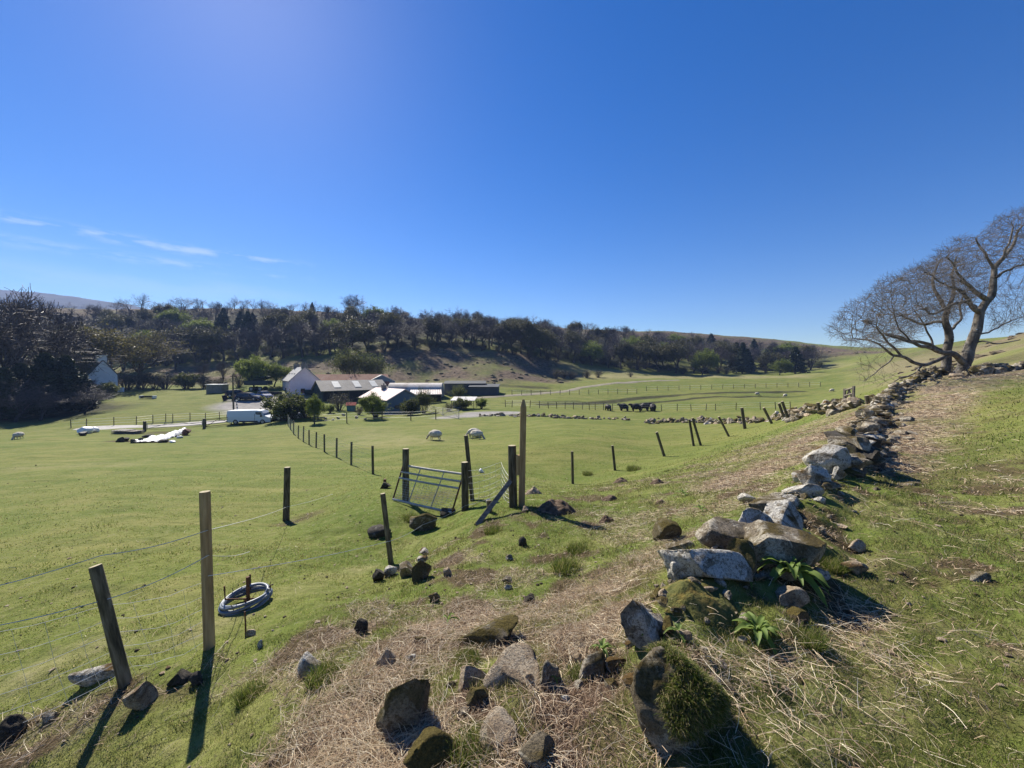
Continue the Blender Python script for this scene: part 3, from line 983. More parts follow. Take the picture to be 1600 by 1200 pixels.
grey_rock = rockmat('grey_lichen_rock', (.235, .195, .14), (.52, .48, .39), (.12, .09, .03), .5, .45)
pale_rock = rockmat('pale_lichen_rock', (.27, .24, .19), (.66, .64, .58), (.14, .085, .025), .75, .5)
tan_rock = rockmat('tan_speckled_rock', (.40, .305, .205), (.58, .49, .36), (.20, .12, .05), .55, .1, 1.6)
dark_rock = rockmat('dark_and_backlit_rock', (.075, .066, .055), (.20, .19, .165), (.06, .06, .02), .2, .2)  # dark stones, and wall stones darkened for their backlit faces
moss_rock = rockmat('mossy_rock', (.17, .145, .11), (.40, .38, .33), (.14, .11, .03), .3, 1.0)

_ico = {}


def ico(n):
    if n not in _ico:
        bm = bmesh.new(); bmesh.ops.create_icosphere(bm, subdivisions=n, radius=1.0)
        bm.verts.ensure_lookup_table()
        _ico[n] = (np.array([v.co[:] for v in bm.verts]), np.array([[v.index for v in f.verts] for f in bm.faces])); bm.free()
    return _ico[n]


def rock_shape(seed, sub=4, cuts=9, rough=.05, flat=1.0):
    v, f = ico(sub); v = v.copy(); r = np.random.default_rng(seed)
    for k in range(cuts):
        n = r.normal(size=3); n[2] *= flat; n /= np.linalg.norm(n)
        d = r.uniform(.38, .74)
        s = v @ n - d
        v = v - np.where(s > 0, s * .96, 0)[:, None] * n
    off = r.uniform(0, 50, 3)
    nn = v / (np.linalg.norm(v, axis=1)[:, None] + 1e-9)
    h = fbm(v[:, 0] * 1.7 + off[0], v[:, 1] * 1.7 + off[1], v[:, 2] * 1.7 + off[2], 5 if sub > 3 else 3, .55)
    ridg = -np.abs(vnoise(v[:, 0] * 2.3 + off[1], v[:, 1] * 2.3, v[:, 2] * 3.1 + off[0]))
    v = v + nn * (rough * h + rough * .8 * ridg)[:, None]
    lo, hi = v.min(0), v.max(0)
    return (v - (lo + hi) / 2) / ((hi - lo) / 2), f


_rockpool = {}


def rock(px, py, w, h, label, material=None, seed=0, dep_ratio=.8, yaw=0.0, tilt=0.0, roll=0.0, cuts=9, rough=.06, name='stone', group=None, sub=4, sink=.2, cat='stone', parent=None, offs=None):
    """stone whose foot is seen at (px, py); w and h in photograph pixels"""
    b = hit(px, py); d = b[1] * CP - b[2] * SP; s = d / F
    if d < 4.5:
        h *= .80; dep_ratio *= .75; sink = max(sink, .38)
    v, f = rock_shape(seed, sub, cuts, rough)
    W, Hh = w * s / 2, h * s / 2 * (1 + sink)
    v = v * np.array([W, W * dep_ratio, Hh])
    R = Matrix.Rotation(yaw, 3, 'Z') @ Matrix.Rotation(tilt, 3, 'X') @ Matrix.Rotation(roll, 3, 'Y')
    v = v @ np.array(R).T
    lo = v[:, 2].min(); hi = v[:, 2].max()
    v[:, 2] -= lo + sink * (hi - lo) * .8
    me = mesh_np(name, v, f, material or grey_rock, True)
    b = b + np.array([0, W * dep_ratio * .55, 0]); b[2] = Hz(b[0], b[1])
    o = link(name, me, parent, b)
    if label: tag(o, label, cat, group)
    return o


RB = 'boulders of the ruined wall nearest the camera'
rock(627, 1150, 86, 112, 'upright angular boulder with a deep dark cleft in its face, near the bottom edge', moss_rock, 11, .8, .3, .1, 0, 8, .10, 'boulder', RB, cat='boulder')
rock(800, 1070, 92, 84, 'large tan speckled slab tilted toward the viewer among small stones', tan_rock, 23, .40, .2, -1.05, .1, 7, .05, 'boulder', RB, cat='boulder')
rock(860, 1072, 46, 50, 'grey pointed stone with a dark hollow right of the tan speckled slab', grey_rock, 31, .8, .6, -.3, .1, 7, .09, 'boulder', RB, cat='boulder')
rock(824, 1072, 20, 26, 'small smooth brown stone wedged between the tan slab and grey pointed stone', tan_rock, 35, .8)
rock(757, 1010, 112, 44, 'flat slab with an orange mossy edge lying behind the tan speckled slab', moss_rock, 44, .8, -.15, -.2, -.15, 9, .10, 'boulder', RB, cat='boulder')
rock(738, 1072, 48, 34, 'blocky stone with a warm orange top and dark front', tan_rock, 52, .8, .1, 0, 0, 6, .04)
rock(748, 1100, 42, 34, 'mossy rounded stone below the blocky orange-topped stone', moss_rock, 57, .8, .4)
rock(778, 1158, 62, 62, 'grey speckled slab leaning at the lower centre', tan_rock, 61, .45, -.1, -1.05, -.1, 6, .05, 'boulder', RB, cat='boulder')
rock(685, 1205, 112, 52, 'brown moss-covered boulder cut by the bottom edge', moss_rock, 67, .8, .1, 0, 0, 8, .06, 'boulder', RB, cat='boulder')
rock(845, 1196, 80, 42, 'smooth grey boulder at the very bottom edge', grey_rock, 71, .8, .5, -.2, .2, 8, .04, 'boulder', RB, cat='boulder')
rock(602, 1042, 30, 34, 'small pale-topped stone half buried in dead bracken stalks', tan_rock, 75, .9)
rock(1016, 1000, 84, 98, 'tall white-lichened boulder left of the orange moss patch', pale_rock, 83, 1.0, .5, -.35, -.2, 9, .11, 'boulder', RB, cat='boulder')
mb_ = rock(1072, 1150, 150, 135, 'big round boulder thatched with long green turf', grey_rock, 91, .85, .2, -.1, .1, 7, .07, 'boulder', RB, sub=5, cat='boulder')
rock(1110, 905, 140, 60, 'long white-lichened boulder with a dark undercut, left of the leafy rosette', pale_rock, 97, .7, -.25, -.15, .1, 8, .09, 'boulder', RB, cat='boulder')
rock(1066, 904, 36, 44, 'small white knobbly stone at the left end of the long lichened boulder', pale_rock, 101, .9, .3, 0, 0, 7, .1, 'boulder', RB, cat='boulder')
rock(1168, 905, 66, 72, 'dark cleft boulder with orange moss between two pale boulders', moss_rock, 103, 1.0, .5, -.2, .5, 8, .09, 'boulder', RB, cat='boulder')
rock(1232, 900, 120, 84, 'broad grey sloping slab behind the big leafy rosette', grey_rock, 107, .9, -.45, -.3, .28, 8, .06, 'boulder', RB, sub=5, cat='boulder')
rock(1142, 852, 98, 52, 'smooth flat grey stone at the left of the boulder heap', grey_rock, 113, .8, .2, -.2, .15, 9, .04, 'boulder', RB, cat='boulder')
rock(1188, 850, 64, 66, 'pale cracked boulder in the middle of the boulder heap', pale_rock, 127, .8, .1, -.1, 0, 9, .08, 'boulder', RB, cat='boulder')
rock(1229, 842, 70, 64, 'square-edged block with pale top and dark right side', pale_rock, 131, .9, .55, -.1, .1, 5, .035, 'boulder', RB, cat='boulder')
rock(1212, 806, 76, 34, 'flat greenish slab lying on top of the boulder heap', grey_rock, 137, .9, .1, -.1, .05, 7, .03, 'boulder', RB, cat='boulder')
rock(1262, 775, 56, 26, 'pale flat stone bridging the boulder heap and the dry stone wall', pale_rock, 139, .8, -.3, -.1, 0, 8, .06)
rock(928, 1055, 56, 38, 'grey stone under a fresh green rosette', grey_rock, 141, .8, .4, -.2, 0)
rock(968, 1043, 48, 18, 'pale flat stone beside the white-lichened boulder', pale_rock, 143, .8, .2)
rock(1238, 942, 58, 26, 'pale rounded stone below the big leafy rosette', tan_rock, 147, .8, .2)
rock(1340, 862, 32, 22, 'tan angular stone, upper of two right of the boulders', tan_rock, 149, .8, .2, 0, .1, 6, .04)
rock(1341, 897, 46, 20, 'tan flat slab, lower of two right of the boulders', tan_rock, 151, .8, -.2, 0, .1, 6, .04)
rock(1536, 908, 34, 18, 'small grey stone with a dark shadow in the right-hand turf', grey_rock, 153, .8)
rock(1046, 842, 42, 32, 'brown stone buried in dead bracken left of the flat grey stone', moss_rock, 157, .9)
rock(1066, 862, 44, 22, 'grey stone buried in dead bracken below the brown one', grey_rock, 163, .8)
rock(213, 1110, 42, 46, 'brown block with a flat tan top at the foot of the leaning post', tan_rock, 167, .9, .4, .1, .1, 5, .04)
rock(276, 1070, 34, 24, 'dark stone, left of two near the tall pale post foot', dark_rock, 173, .9)
rock(303, 1073, 22, 24, 'dark stone, right of two near the tall pale post foot', dark_rock, 179, .9)
rock(8, 1158, 38, 40, 'dark stone at the left picture edge', dark_rock, 181, .9)
rock(72, 1128, 24, 16, 'small grey stone near the left picture edge', grey_rock, 191, .9)
rock(140, 1070, 62, 26, 'low white-lichened slab in the grass left of the leaning post', pale_rock, 193, .6, .35, 0, .1)
rock(482, 1054, 40, 36, 'grey stone with a flat pale top beside a dark hollow', pale_rock, 197, .9, .2, 0, .1, 6, .04)
rock(563, 990, 24, 30, 'jagged brown stone in the turf above the bracken', dark_rock, 199, .8)
rock(392, 994, 16, 14, 'small pinkish stone beside the thin rusty rod', tan_rock, 211, .9)
rock(406, 1012, 9, 16, 'white chip of stone standing in the turf', pale_rock, 223, .8)
FS = 'small stones around the foot of the post'
rock(591, 908, 20, 18, 'dark stone left of the post foot', dark_rock, 227, .9, group=FS)
rock(609, 900, 18, 14, 'pale stone right in front of the post foot', pale_rock, 229, .9, group=FS)
rock(634, 902, 26, 22, 'grey stone right of the post foot', grey_rock, 233, .9, group=FS)
rock(657, 908, 30, 30, 'biggest brown stone right of the post foot', moss_rock, 239, .9, group=FS)
rock(699, 899, 14, 16, 'pinkish stone farthest right of the post foot', tan_rock, 241, .9, group=FS)
rock(678, 940, 20, 20, 'grey stone below the stones at the post foot', grey_rock, 251, .9, group=FS)
rock(662, 868, 16, 10, 'tilted pale stone above the stones at the post foot', pale_rock, 257, .9, group=FS)
rock(660, 878, 18, 8, 'flat pale stone above the stones at the post foot', pale_rock, 258, .9, group=FS)
rock(590, 839, 36, 14, 'low dark stone behind the post with scattered stones', dark_rock, 263, .8)
rock(660, 828, 44, 26, 'craggy pale stone lying in front of the leaning gate', moss_rock, 269, .6, .35, 0, .2, 9, .1)
rock(699, 806, 26, 10, 'dark stone under the corner of the leaning gate', dark_rock, 271, .8)
rock(602, 763, 18, 9, 'dark stone by a small stub at the left of the gate', dark_rock, 277, .8)
LS = 'lone stones on the turf below the gateposts'
rock(817, 853, 14, 14, 'dark stone standing alone on the turf, highest of the few', dark_rock, 281, .9, group=LS)
rock(796, 876, 12, 9, 'small grey stone on the turf, second highest of the few', grey_rock, 283, .9, group=LS)
rock(792, 911, 16, 12, 'grey stone just above another small stone on the turf', grey_rock, 293, .9, group=LS)
rock(794, 921, 13, 10, 'stone just below a grey stone on the turf', pale_rock, 307, .9, group=LS)
rock(827, 944, 18, 20, 'brown stone in front of the dead bracken', dark_rock, 311, .9, group=LS)
rock(821, 800, 12, 8, 'small tan stone at the foot of the pointed gatepost', tan_rock, 313, .9)
rock(910, 1008, 20, 16, 'tan stone among bracken left of the white-lichened boulder', tan_rock, 317, .9)
rock(1250, 975, 30, 26, 'orange mossy stone in the turf right of the second rosette', moss_rock, 331, .9)

# --- mounds of turned soil and tussocks of turf (each its own thing)
soil_m = mat('turned_soil', [(.05, .034, .022), (.11, .075, .05), (.19, .14, .10)], 12, 1.0, 30, 1.0, .03)


def mound(px, py, w, h, label, seed, material=None, name='soil_mound', cat='soil mound', group=None, rough=.22):
    h *= .62; b = hit(px, py); d = b[1] * CP - b[2] * SP; s = d / F
    r = np.random.default_rng(seed)
    n = 40; a = np.linspace(-1.15, 1.15, n); X, Y = np.meshgrid(a, a)
    R = np.sqrt(X * X + Y * Y)
    wx = X * w * s / 2; wy = Y * w * s / 2 * .8
    z = np.clip(1 - R ** 2, 0, 1) ** 1.1 * h * s
    z = z * (1 + rough * fbm(X * 3 + seed, Y * 3, octaves=4)) - .03 * (R > 1)
    z = np.where(R > 1, -.06, z) + Hs(b[0] + wx, b[1] + .4 * w * s + wy) - b[2] - .008
    i, j = np.meshgrid(np.arange(n - 1), np.arange(n - 1), indexing='ij')
    f = np.stack([i * n + j, i * n + j + 1, (i + 1) * n + j + 1, (i + 1) * n + j], -1).reshape(-1, 4)
    o = link(name, mesh_np(name, np.stack([wx, wy + .4 * w * s, z], -1).reshape(-1, 3), f, material or soil_m, True), None, b)
    return tag(o, label, cat, group)


MG = 'mole hills and soil heaps on the grazed turf'
mound(872, 806, 66, 28, 'reddish brown heap of fresh soil right of the tall pointed gatepost', 3, group=MG)
mound(972, 754, 26, 12, 'small soil heap with pale grit beyond the fresh soil heap', 5, group=MG)
mound(1030, 756, 24, 12, 'small brown soil heap in line with the gritty one', 8, group=MG)
mound(955, 783, 26, 12, 'rusty brown soil heap midway down the turf', 13, group=MG)
mound(950, 818, 26, 18, 'lumpy soil heap nearest the tip of the long gatepost shadow', 21, group=MG)
mound(1034, 788, 18, 9, 'lowest flat brown soil heap before the bracken', 34, group=MG)

# --- the dry stone wall climbing to the trees
WP = [(1322, 722), (1345, 702), (1362, 668), (1378, 640), (1396, 620), (1414, 606), (1436, 596), (1462, 588), (1490, 583)]
wp = np.array([hit(*q) for q in WP])
root = thing('dry_stone_wall', wp[0], 'lichened dry stone wall climbing the slope to the bare trees', 'wall')
seg = np.linalg.norm(np.diff(wp[:, :2], axis=0), axis=1); cum = np.concatenate([[0], np.cumsum(seg)])
rr = random.Random(5)
wall_mats = [grey_rock, pale_rock, dark_rock, moss_rock, grey_rock]
pool = []
for k in range(10):
    v, f = rock_shape(900 + k, 4, 10, .11)
    pool.append([mesh_np('stone', v, f, mm, True) for mm in (grey_rock, pale_rock, dark_rock, moss_rock)])
ns_, total_len = 0, cum[-1]
for layer in range(4):
    s = rr.uniform(0, .25)
    while s < total_len and ns_ < 99:
        t = s / total_len
        ln = rr.uniform(.34, .70) * (1 if layer else 1.15)
        i = min(len(seg) - 1, int(np.searchsorted(cum, s, 'right') - 1)); u = (s - cum[i]) / seg[i]
        p = wp[i] * (1 - u) + wp[i + 1] * u
        dirv = wp[i + 1] - wp[i]; yaw = math.atan2(dirv[1], dirv[0])
        hgt = .17 * rr.uniform(.75, 1.25)
        skip = (layer == 3 and math.sin(s * 1.7) < .1) or (layer == 2 and math.sin(s * 1.3 + 1) < -.75)
        if not skip:
            o = link('stone', rr.choice(pool)[rr.choice([0, 0, 2, 3, 1, 1])], root)  # dark and mossy stones in the mix paint the backlit wall faces
            o.location = (p[0] - wp[0][0] + rr.uniform(-.11, .11), p[1] - wp[0][1] + rr.uniform(-.11, .11), Hz(p[0], p[1]) - wp[0][2] + .02 + layer * .165)
            o.scale = (ln / 2 * 1.15, rr.uniform(.20, .32), hgt * .68)
            o.rotation_euler = (rr.uniform(-.2, .2), rr.uniform(-.2, .2), yaw + rr.uniform(-.5, .5) + (0 if rr.random() < .4 else 1.5))
            ns_ += 1
        s += ln * 1.05
# the small fill between and beside the big stones
r_ = np.random.default_rng(31); V_, F_, k_ = [], [], 0
for q in range(520):
    s = r_.uniform(-.6, total_len); i = int(np.clip(np.searchsorted(cum, s, 'right') - 1, 0, len(seg) - 1)); u = (s - cum[i]) / seg[i]
    p = wp[i] * (1 - u) + wp[i + 1] * u; dv = (wp[i + 1] - wp[i])[:2]; dv /= np.linalg.norm(dv); off = r_.normal() * .27
    p = p + np.array([-dv[1], dv[0], 0]) * off
    v, f = rock_shape(1200 + q % 12, 2, 8, .1)
    a_ = r_.uniform(0, 6.28); sh = r_.uniform(.05, .15) * np.array([1.2, r_.uniform(.7, 1), r_.uniform(.5, .9)]); v = v * sh
    v = np.stack([v[:, 0] * math.cos(a_) - v[:, 1] * math.sin(a_), v[:, 0] * math.sin(a_) + v[:, 1] * math.cos(a_), v[:, 2]], 1)
    z_ = Hz(p[0], p[1]) + max(0, .5 - abs(off) * 1.6) * r_.uniform(0, 1.1)
    V_.append(v + np.array([p[0], p[1], z_]) - wp[0]); F_.append(f + k_); k_ += len(v)
o = link('fill_stones', mesh_np('fill_stones', np.concatenate(V_), np.concatenate(F_), [grey_rock], False), root); o['kind'] = 'stuff'
rx = np.random.default_rng(77)
XS = [(1238, 792, 34, 20), (1222, 780, 26, 14), (1270, 742, 26, 14), (1252, 752, 20, 12), (1288, 728, 24, 14), (1120, 868, 26, 16), (1092, 872, 22, 14), (1200, 905, 24, 20), (1262, 850, 26, 22), (1285, 905, 30, 18), (1136, 902, 24, 16), (1042, 935, 24, 18),
      (985, 1010, 22, 14), (955, 1075, 22, 16), (905, 1035, 18, 14), (884, 1098, 18, 12), (705, 1075, 18, 14), (722, 1120, 20, 14), (640, 1035, 18, 14), (655, 1005, 20, 12), (1108, 930, 30, 16), (1170, 785, 26, 14)]
for k, (x_, y_, w_, h_) in enumerate(XS):
    wh = ('on the bracken bank between the boulder heap and the wall tip' if y_ < 800 else 'tucked round the boulder heap' if y_ < 960 and x_ > 1030 else 'in the dead bracken at lower centre')
    rock(x_, y_, w_, h_, 'small rough lichened stone ' + wh, [pale_rock, grey_rock, tan_rock][k % 3], 600 + k, .9, rx.uniform(-.6, .6), 0, rx.uniform(-.2, .2), 8, .1, group='small stones ' + wh)
EB = 'big loose blocks at the broken end of the dry stone wall'
rock(1348, 728, 62, 36, 'long dark bottom slab at the broken wall end', dark_rock, 501, .8, .1, 0, 0, 8, .05, 'boulder', EB, cat='boulder')
rock(1340, 700, 60, 32, 'dark slab lying on another dark slab at the broken wall end', dark_rock, 503, .8, .0, 0, 0, 8, .05, 'boulder', EB, cat='boulder', sink=-.2)
rock(1303, 742, 66, 42, 'big rounded grey boulder at the tip of the broken wall', pale_rock, 505, .7, -.2, 0, .1, 8, .07, 'boulder', EB, cat='boulder')
rock(1282, 760, 44, 32, 'craggy white-spotted block below the rounded grey boulder', pale_rock, 507, .8, .3, 0, 0, 8, .1, 'boulder', EB, cat='boulder')
rock(1318, 752, 20, 22, 'small white stone between the blocks at the wall tip', pale_rock, 509, .8)
rock(1340, 748, 30, 14, 'mossy flat stone right of the small white stone', moss_rock, 511, .8)
rock(1376, 738, 34, 16, 'dark stone in the bracken beside the wall end', dark_rock, 513, .8)
rock(1300, 768, 30, 12, 'grey flat stone at the very foot of the wall tip', grey_rock, 515, .8)


def tumbled(pix, label, seed, n_per_m=5.0, h=.45, wid=.5, smin=.16, smax=.34):
    pts = np.array([hit(*q) for q in pix]); r = np.random.default_rng(seed)
    shapes = [rock_shape(seed * 20 + q, 2, 14, .12) for q in range(8)]; f0 = shapes[0][1]
    root = thing('tumbled_wall', pts[0], label, 'stone wall', 0, 'tumbled field walls'); root['kind'] = 'thing'
    St = []
    for a, b in zip(pts[:-1], pts[1:]):
        L = np.linalg.norm(b - a); t = (b - a) / L; nn = np.array([-t[1], t[0], 0])
        for q in range(int(L * n_per_m)):
            p = a + (b - a) * r.uniform(); off = r.normal() * wid * .5; p = p + nn * off
            sh = r.uniform(smin, smax) * np.array([1, r.uniform(.6, 1), r.uniform(.45, .8)])
            z = Hz(p[0], p[1]) + abs(r.uniform(0, h)) * max(0.1, 1 - abs(off) / wid)
            St.append((sh[0], sh, np.array([p[0], p[1], z]) - pts[0], r.uniform(0, 6.28), q % 8))
    St.sort(key=lambda e: -e[0])
    ms = [mesh_np('stone', v, f, [mm], False) for (v, f), mm in zip(shapes, [grey_rock, grey_rock, pale_rock, grey_rock, moss_rock, grey_rock, tan_rock, grey_rock])]
    for _, sh, p, a_, q in St[:95]:
        o = link('stone', ms[q], root, p, (0, 0, a_)); o.scale = sh
    V, Fs, k = [], [], 0
    for _, sh, p, a_, q in St[95:]:
        v = shapes[q][0] * sh; c, s_ = math.cos(a_), math.sin(a_)
        V.append(np.stack([v[:, 0] * c - v[:, 1] * s_, v[:, 0] * s_ + v[:, 1] * c, v[:, 2]], 1) + p); Fs.append(f0 + k); k += len(v)
    if V:
        o = link('fill_stones', mesh_np('fill_stones', np.concatenate(V), np.concatenate(Fs), [grey_rock], False), root); o['kind'] = 'stuff'
    return root


tumbled([(748, 650), (800, 650), (850, 651), (915, 655), (985, 657)], 'low tumbled wall of pale stones in front of the black cattle', 3, 5.0, .4)
tumbled([(1008, 662), (1040, 660), (1100, 660), (1165, 660), (1215, 655)], 'tumbled stone wall behind the stout leaning posts', 4, 7, .55, .6)
tumbled([(1215, 655), (1250, 650), (1300, 643), (1345, 634)], 'tumbled stone wall end running up toward the dry stone wall', 5, 7, .5, .6)
tumbled([(1050, 1110), (1020, 1030), (1050, 940), (1110, 895), (1190, 845), (1235, 800), (1275, 762), (1310, 735)], 'half buried small rubble of the ruined wall between the big boulders', 7, 30, .08, .40, .016, .055)
tumbled([(1512, 588), (1540, 583), (1575, 578), (1604, 575)], 'low dark stone wall behind the bare tree on the right', 6, 9, .35, .3)

# ------------------------------------------------------------------ trees
bark_far = mat('grey_brown_bark', [(.045, .036, .030), (.085, .068, .056)], 1.2, .95, seedvar=.25)
twig_far = leafy('bare_twig', [(.060, .047, .046), (.090, .073, .070), (.075, .062, .066)], .0, seedvar=.3)
bud_leaf = leafy('budding_leaf', [(.060, .058, .020), (.095, .088, .028), (.072, .072, .024)], .25, seedvar=.3)
fresh_leaf = leafy('fresh_leaf', [(.13, .17, .028), (.17, .205, .04), (.10, .135, .025)], .45, seedvar=.2)
dark_leaf = leafy('conifer_leaf', [(.022, .034, .016), (.040, .054, .026), (.030, .042, .022)], .12, seedvar=.25)
olive_leaf = leafy('olive_shrub_leaf', [(.085, .10, .026), (.12, .135, .036), (.065, .075, .024)], .4, seedvar=.2)


def segs_mesh(segs, sides):
    """separate tapering prisms: (p0, p1, r0, r1) rows"""
    s = np.array(segs, float); n = len(s)
    p0, p1, r0, r1 = s[:, :3], s[:, 3:6], s[:, 6], s[:, 7]
    t = p1 - p0; t /= np.linalg.norm(t, axis=1)[:, None] + 1e-9
    up = np.where(np.abs(t[:, 2:3]) < .9, np.array([[0, 0, 1.]]), np.array([[1., 0, 0]]))
    u = np.cross(t, up); u /= np.linalg.norm(u, axis=1)[:, None] + 1e-9
    w = np.cross(u, t)
    a = np.linspace(0, 2 * np.pi, sides, endpoint=False)
    ca, sa = np.cos(a)[None, :, None], np.sin(a)[None, :, None]
    ring0 = p0[:, None] + r0[:, None, None] * (ca * u[:, None] + sa * w[:, None])
    ring1 = p1[:, None] + r1[:, None, None] * (ca * u[:, None] + sa * w[:, None])
    V = np.concatenate([ring0, ring1], 1).reshape(-1, 3)
    k = np.arange(sides); k2 = (k + 1) % sides
    q = np.stack([k, k2, k2 + sides, k + sides], 1)
    Fq = (np.arange(n)[:, None, None] * 2 * sides + q[None]).reshape(-1, 4)
    return V, Fq


def leaf_quads(pts, size, r, jit, per=1):
    pts = np.repeat(np.asarray(pts), per, 0); n = len(pts)
    c = pts + r.normal(size=(n, 3)) * jit
    d = r.normal(size=(n, 3)); d /= np.linalg.norm(d, axis=1)[:, None]
    e = np.cross(d, r.normal(size=(n, 3))); e /= np.linalg.norm(e, axis=1)[:, None]
    s = size * r.uniform(.6, 1.3, (n, 1))
    V = np.stack([c - d * s, c + e * s * .55, c + d * s, c - e * s * .55], 1).reshape(-1, 3)
    return V, np.arange(n * 4).reshape(n, 4)


def grow(seed, trunk=.22, ang=(28, 55), spread=1.0, levels=4, nch=(9, 6, 6, 5), up=.10, wig=.16, r0=.028, minr=.0014, multi=1, lratio=.62):
    """unit-height branching: returns thick segments, thin segments and tips"""
    rd = random.Random(seed); thick, thin, tips = [], [], []

    def br(p, d, L, r, lv):
        n = 5 if lv < 2 else 3
        pts = [p]; dirs = [d]; rr_ = [r]
        for i in range(n):
            d = d + Vector((rd.gauss(0, wig), rd.gauss(0, wig), rd.gauss(0, wig) + up)); d.normalize()
            p = p + d * (L / n); pts.append(p); dirs.append(d); rr_.append(max(minr, r * (1 - .75 * (i + 1) / n)))
        for i in range(n):
            (thick if lv < 2 else thin).append((*pts[i], *pts[i + 1], rr_[i], rr_[i + 1]))
        if lv >= levels:
            tips.append(pts[-1]); tips.append(pts[-2]); return
        for k in range(nch[lv]):
            t = rd.uniform(.30 if lv else trunk / max(.3, L) * .9, 1.0) if k else 1.0
            i = min(n - 1, int(t * n)); q = pts[i].lerp(pts[i + 1], t * n - i)
            a = math.radians(rd.uniform(*ang)) * spread; ph = rd.uniform(0, 6.283)
            dd = dirs[i]; side = dd.orthogonal().normalized(); side.rotate(Matrix.Rotation(ph, 3, dd))
            nd = dd * math.cos(a) + side * math.sin(a); nd.normalize()
            br(q, nd, L * rd.uniform(lratio * .8, lratio * 1.2) * (1.1 - .4 * t if lv == 0 else 1), max(minr, rr_[i] * .62), lv + 1)
    for m_ in range(multi):
        a = rd.uniform(0, 6.28); k = .35 if multi > 1 else .05
        br(Vector((0, 0, 0)), Vector((k * math.cos(a), k * math.sin(a), 1)).normalized(), .55, r0, 0)
    return thick, thin, tips


TREES = {}


def make_kind(kind, seed, H, W, leaf=None, per=0, lsize=.2, jit=.3, minr=.0125, **kw):
    th, tn, tips = grow(seed, **kw)
    allp = np.array([s[3:6] for s in th + tn])
    hz = allp[:, 2].max(); wx = np.percentile(np.hypot(allp[:, 0], allp[:, 1]), 96) * 2
    S = np.array([W / wx, W / wx, H / hz])
    rs = H / hz

    def sc(segs):
        s = np.array(segs, float); s[:, :3] *= S; s[:, 3:6] *= S
        s[:, 6:] = np.maximum(s[:, 6:] * rs, minr); return s
    th, tn = sc(th), sc(tn)
    V, Fq = segs_mesh(th, 5)
    V[:, 2] -= .02
    tme = mesh_np('trunk', V, Fq, [bark_far], True)
    V1, F1 = segs_mesh(tn, 3)
    fl, mi, mats, vs = [F1], [np.zeros(len(F1), int)], [twig_far], [V1]
    if per:
        r = np.random.default_rng(seed)
        V2, F2 = leaf_quads(np.array([t[:] for t in tips]) * S, lsize, r, jit, per)
        fl.append(F2 + len(V1)); mi.append(np.ones(len(F2), int)); mats.append(leaf); vs.append(V2)
    cme = mesh_np('crown', np.concatenate(vs), [np.concatenate(fl)], mats, False, np.concatenate(mi))
    TREES[kind] = (tme, cme, H)


def make_conifer(kind, seed, H, W, leaf, n=5200, spire=1.0):
    r = np.random.default_rng(seed)
    th = [(0, 0, 0, 0, 0, H * .95, .02 * H, .02)]
    tme = mesh_np('trunk', *segs_mesh(th, 6), [bark_far], True)
    z = r.uniform(.06, 1, n) ** .85
    a = r.uniform(0, 6.283, n); rad = (1 - z) ** spire * W / 2 * (.55 + .45 * np.sqrt(r.uniform(0, 1, n))) * (1 + .22 * np.sin(z * 44 + seed)) * (1 + .2 * np.sin(a * 5 + z * 9))
    pts = np.stack([rad * np.cos(a), rad * np.sin(a), z * H - .12 * rad], 1)
    V, Fq = leaf_quads(pts, .028 * H, r, .012 * H)
    seg = [(0, 0, z_ * H, q[0], q[1], q[2], .02, .008) for z_, q in list(zip(z, pts))[::9]]
    V1, F1 = segs_mesh(seg, 3)
    cme = mesh_np('crown', np.concatenate([V, V1]), [np.concatenate([Fq, F1 + len(V)])], [leaf, bark_far], False, np.concatenate([np.zeros(len(Fq), int), np.ones(len(F1), int)]))
    TREES[kind] = (tme, cme, H)


make_kind('bare1', 1, 11, 9.5, r0=.03)
make_kind('bare2', 2, 12, 9, r0=.028, ang=(25, 50))
make_kind('bare3', 3, 10, 10, r0=.03, trunk=.16, ang=(32, 60), up=.06)
make_kind('bare4', 9, 11, 8, r0=.026, multi=2, nch=(6, 5, 5, 4))
make_kind('sky1', 31, 10, 9, r0=.028, nch=(8, 5, 4, 3), minr=.011)
make_kind('sky2', 32, 10, 8, r0=.026, nch=(7, 5, 4, 3), ang=(22, 46), minr=.011)
make_kind('sky3', 33, 10, 11, r0=.028, nch=(8, 5, 4, 3), ang=(30, 60), trunk=.16, minr=.011)
make_kind('bud1', 4, 12, 11, bud_leaf, 2, .20, .35, r0=.032)
make_kind('bud2', 5, 11, 9, bud_leaf, 3, .18, .35, r0=.03, ang=(30, 58))
make_kind('gold', 14, 12, 9, leafy('golden_bud', [(.105, .095, .030), (.15, .13, .042), (.09, .085, .03)], .4), 3, .17, .35, r0=.03, ang=(24, 48))
make_kind('green1', 6, 9, 8.5, fresh_leaf, 5, .17, .35, trunk=.12)
make_kind('fan', 8, 13, 13, MATS['golden_bud'] if 'golden_bud' in MATS else bud_leaf, 2, .15, .30, r0=.035, trunk=.15, ang=(20, 42), up=.13, nch=(9, 7, 5, 4), minr=.02)
make_kind('round', 12, 11, 13, r0=.034, trunk=.12, ang=(26, 60), up=.10, nch=(11, 8, 5, 4), minr=.022)
make_conifer('con1', 21, 11, 6.5, dark_leaf, 5200, .8)
make_conifer('con2', 22, 12, 5.0, dark_leaf, 5200, .9)
make_conifer('spire', 23, 12, 4.4, dark_leaf, 9000, .55)
SHRUB = {}


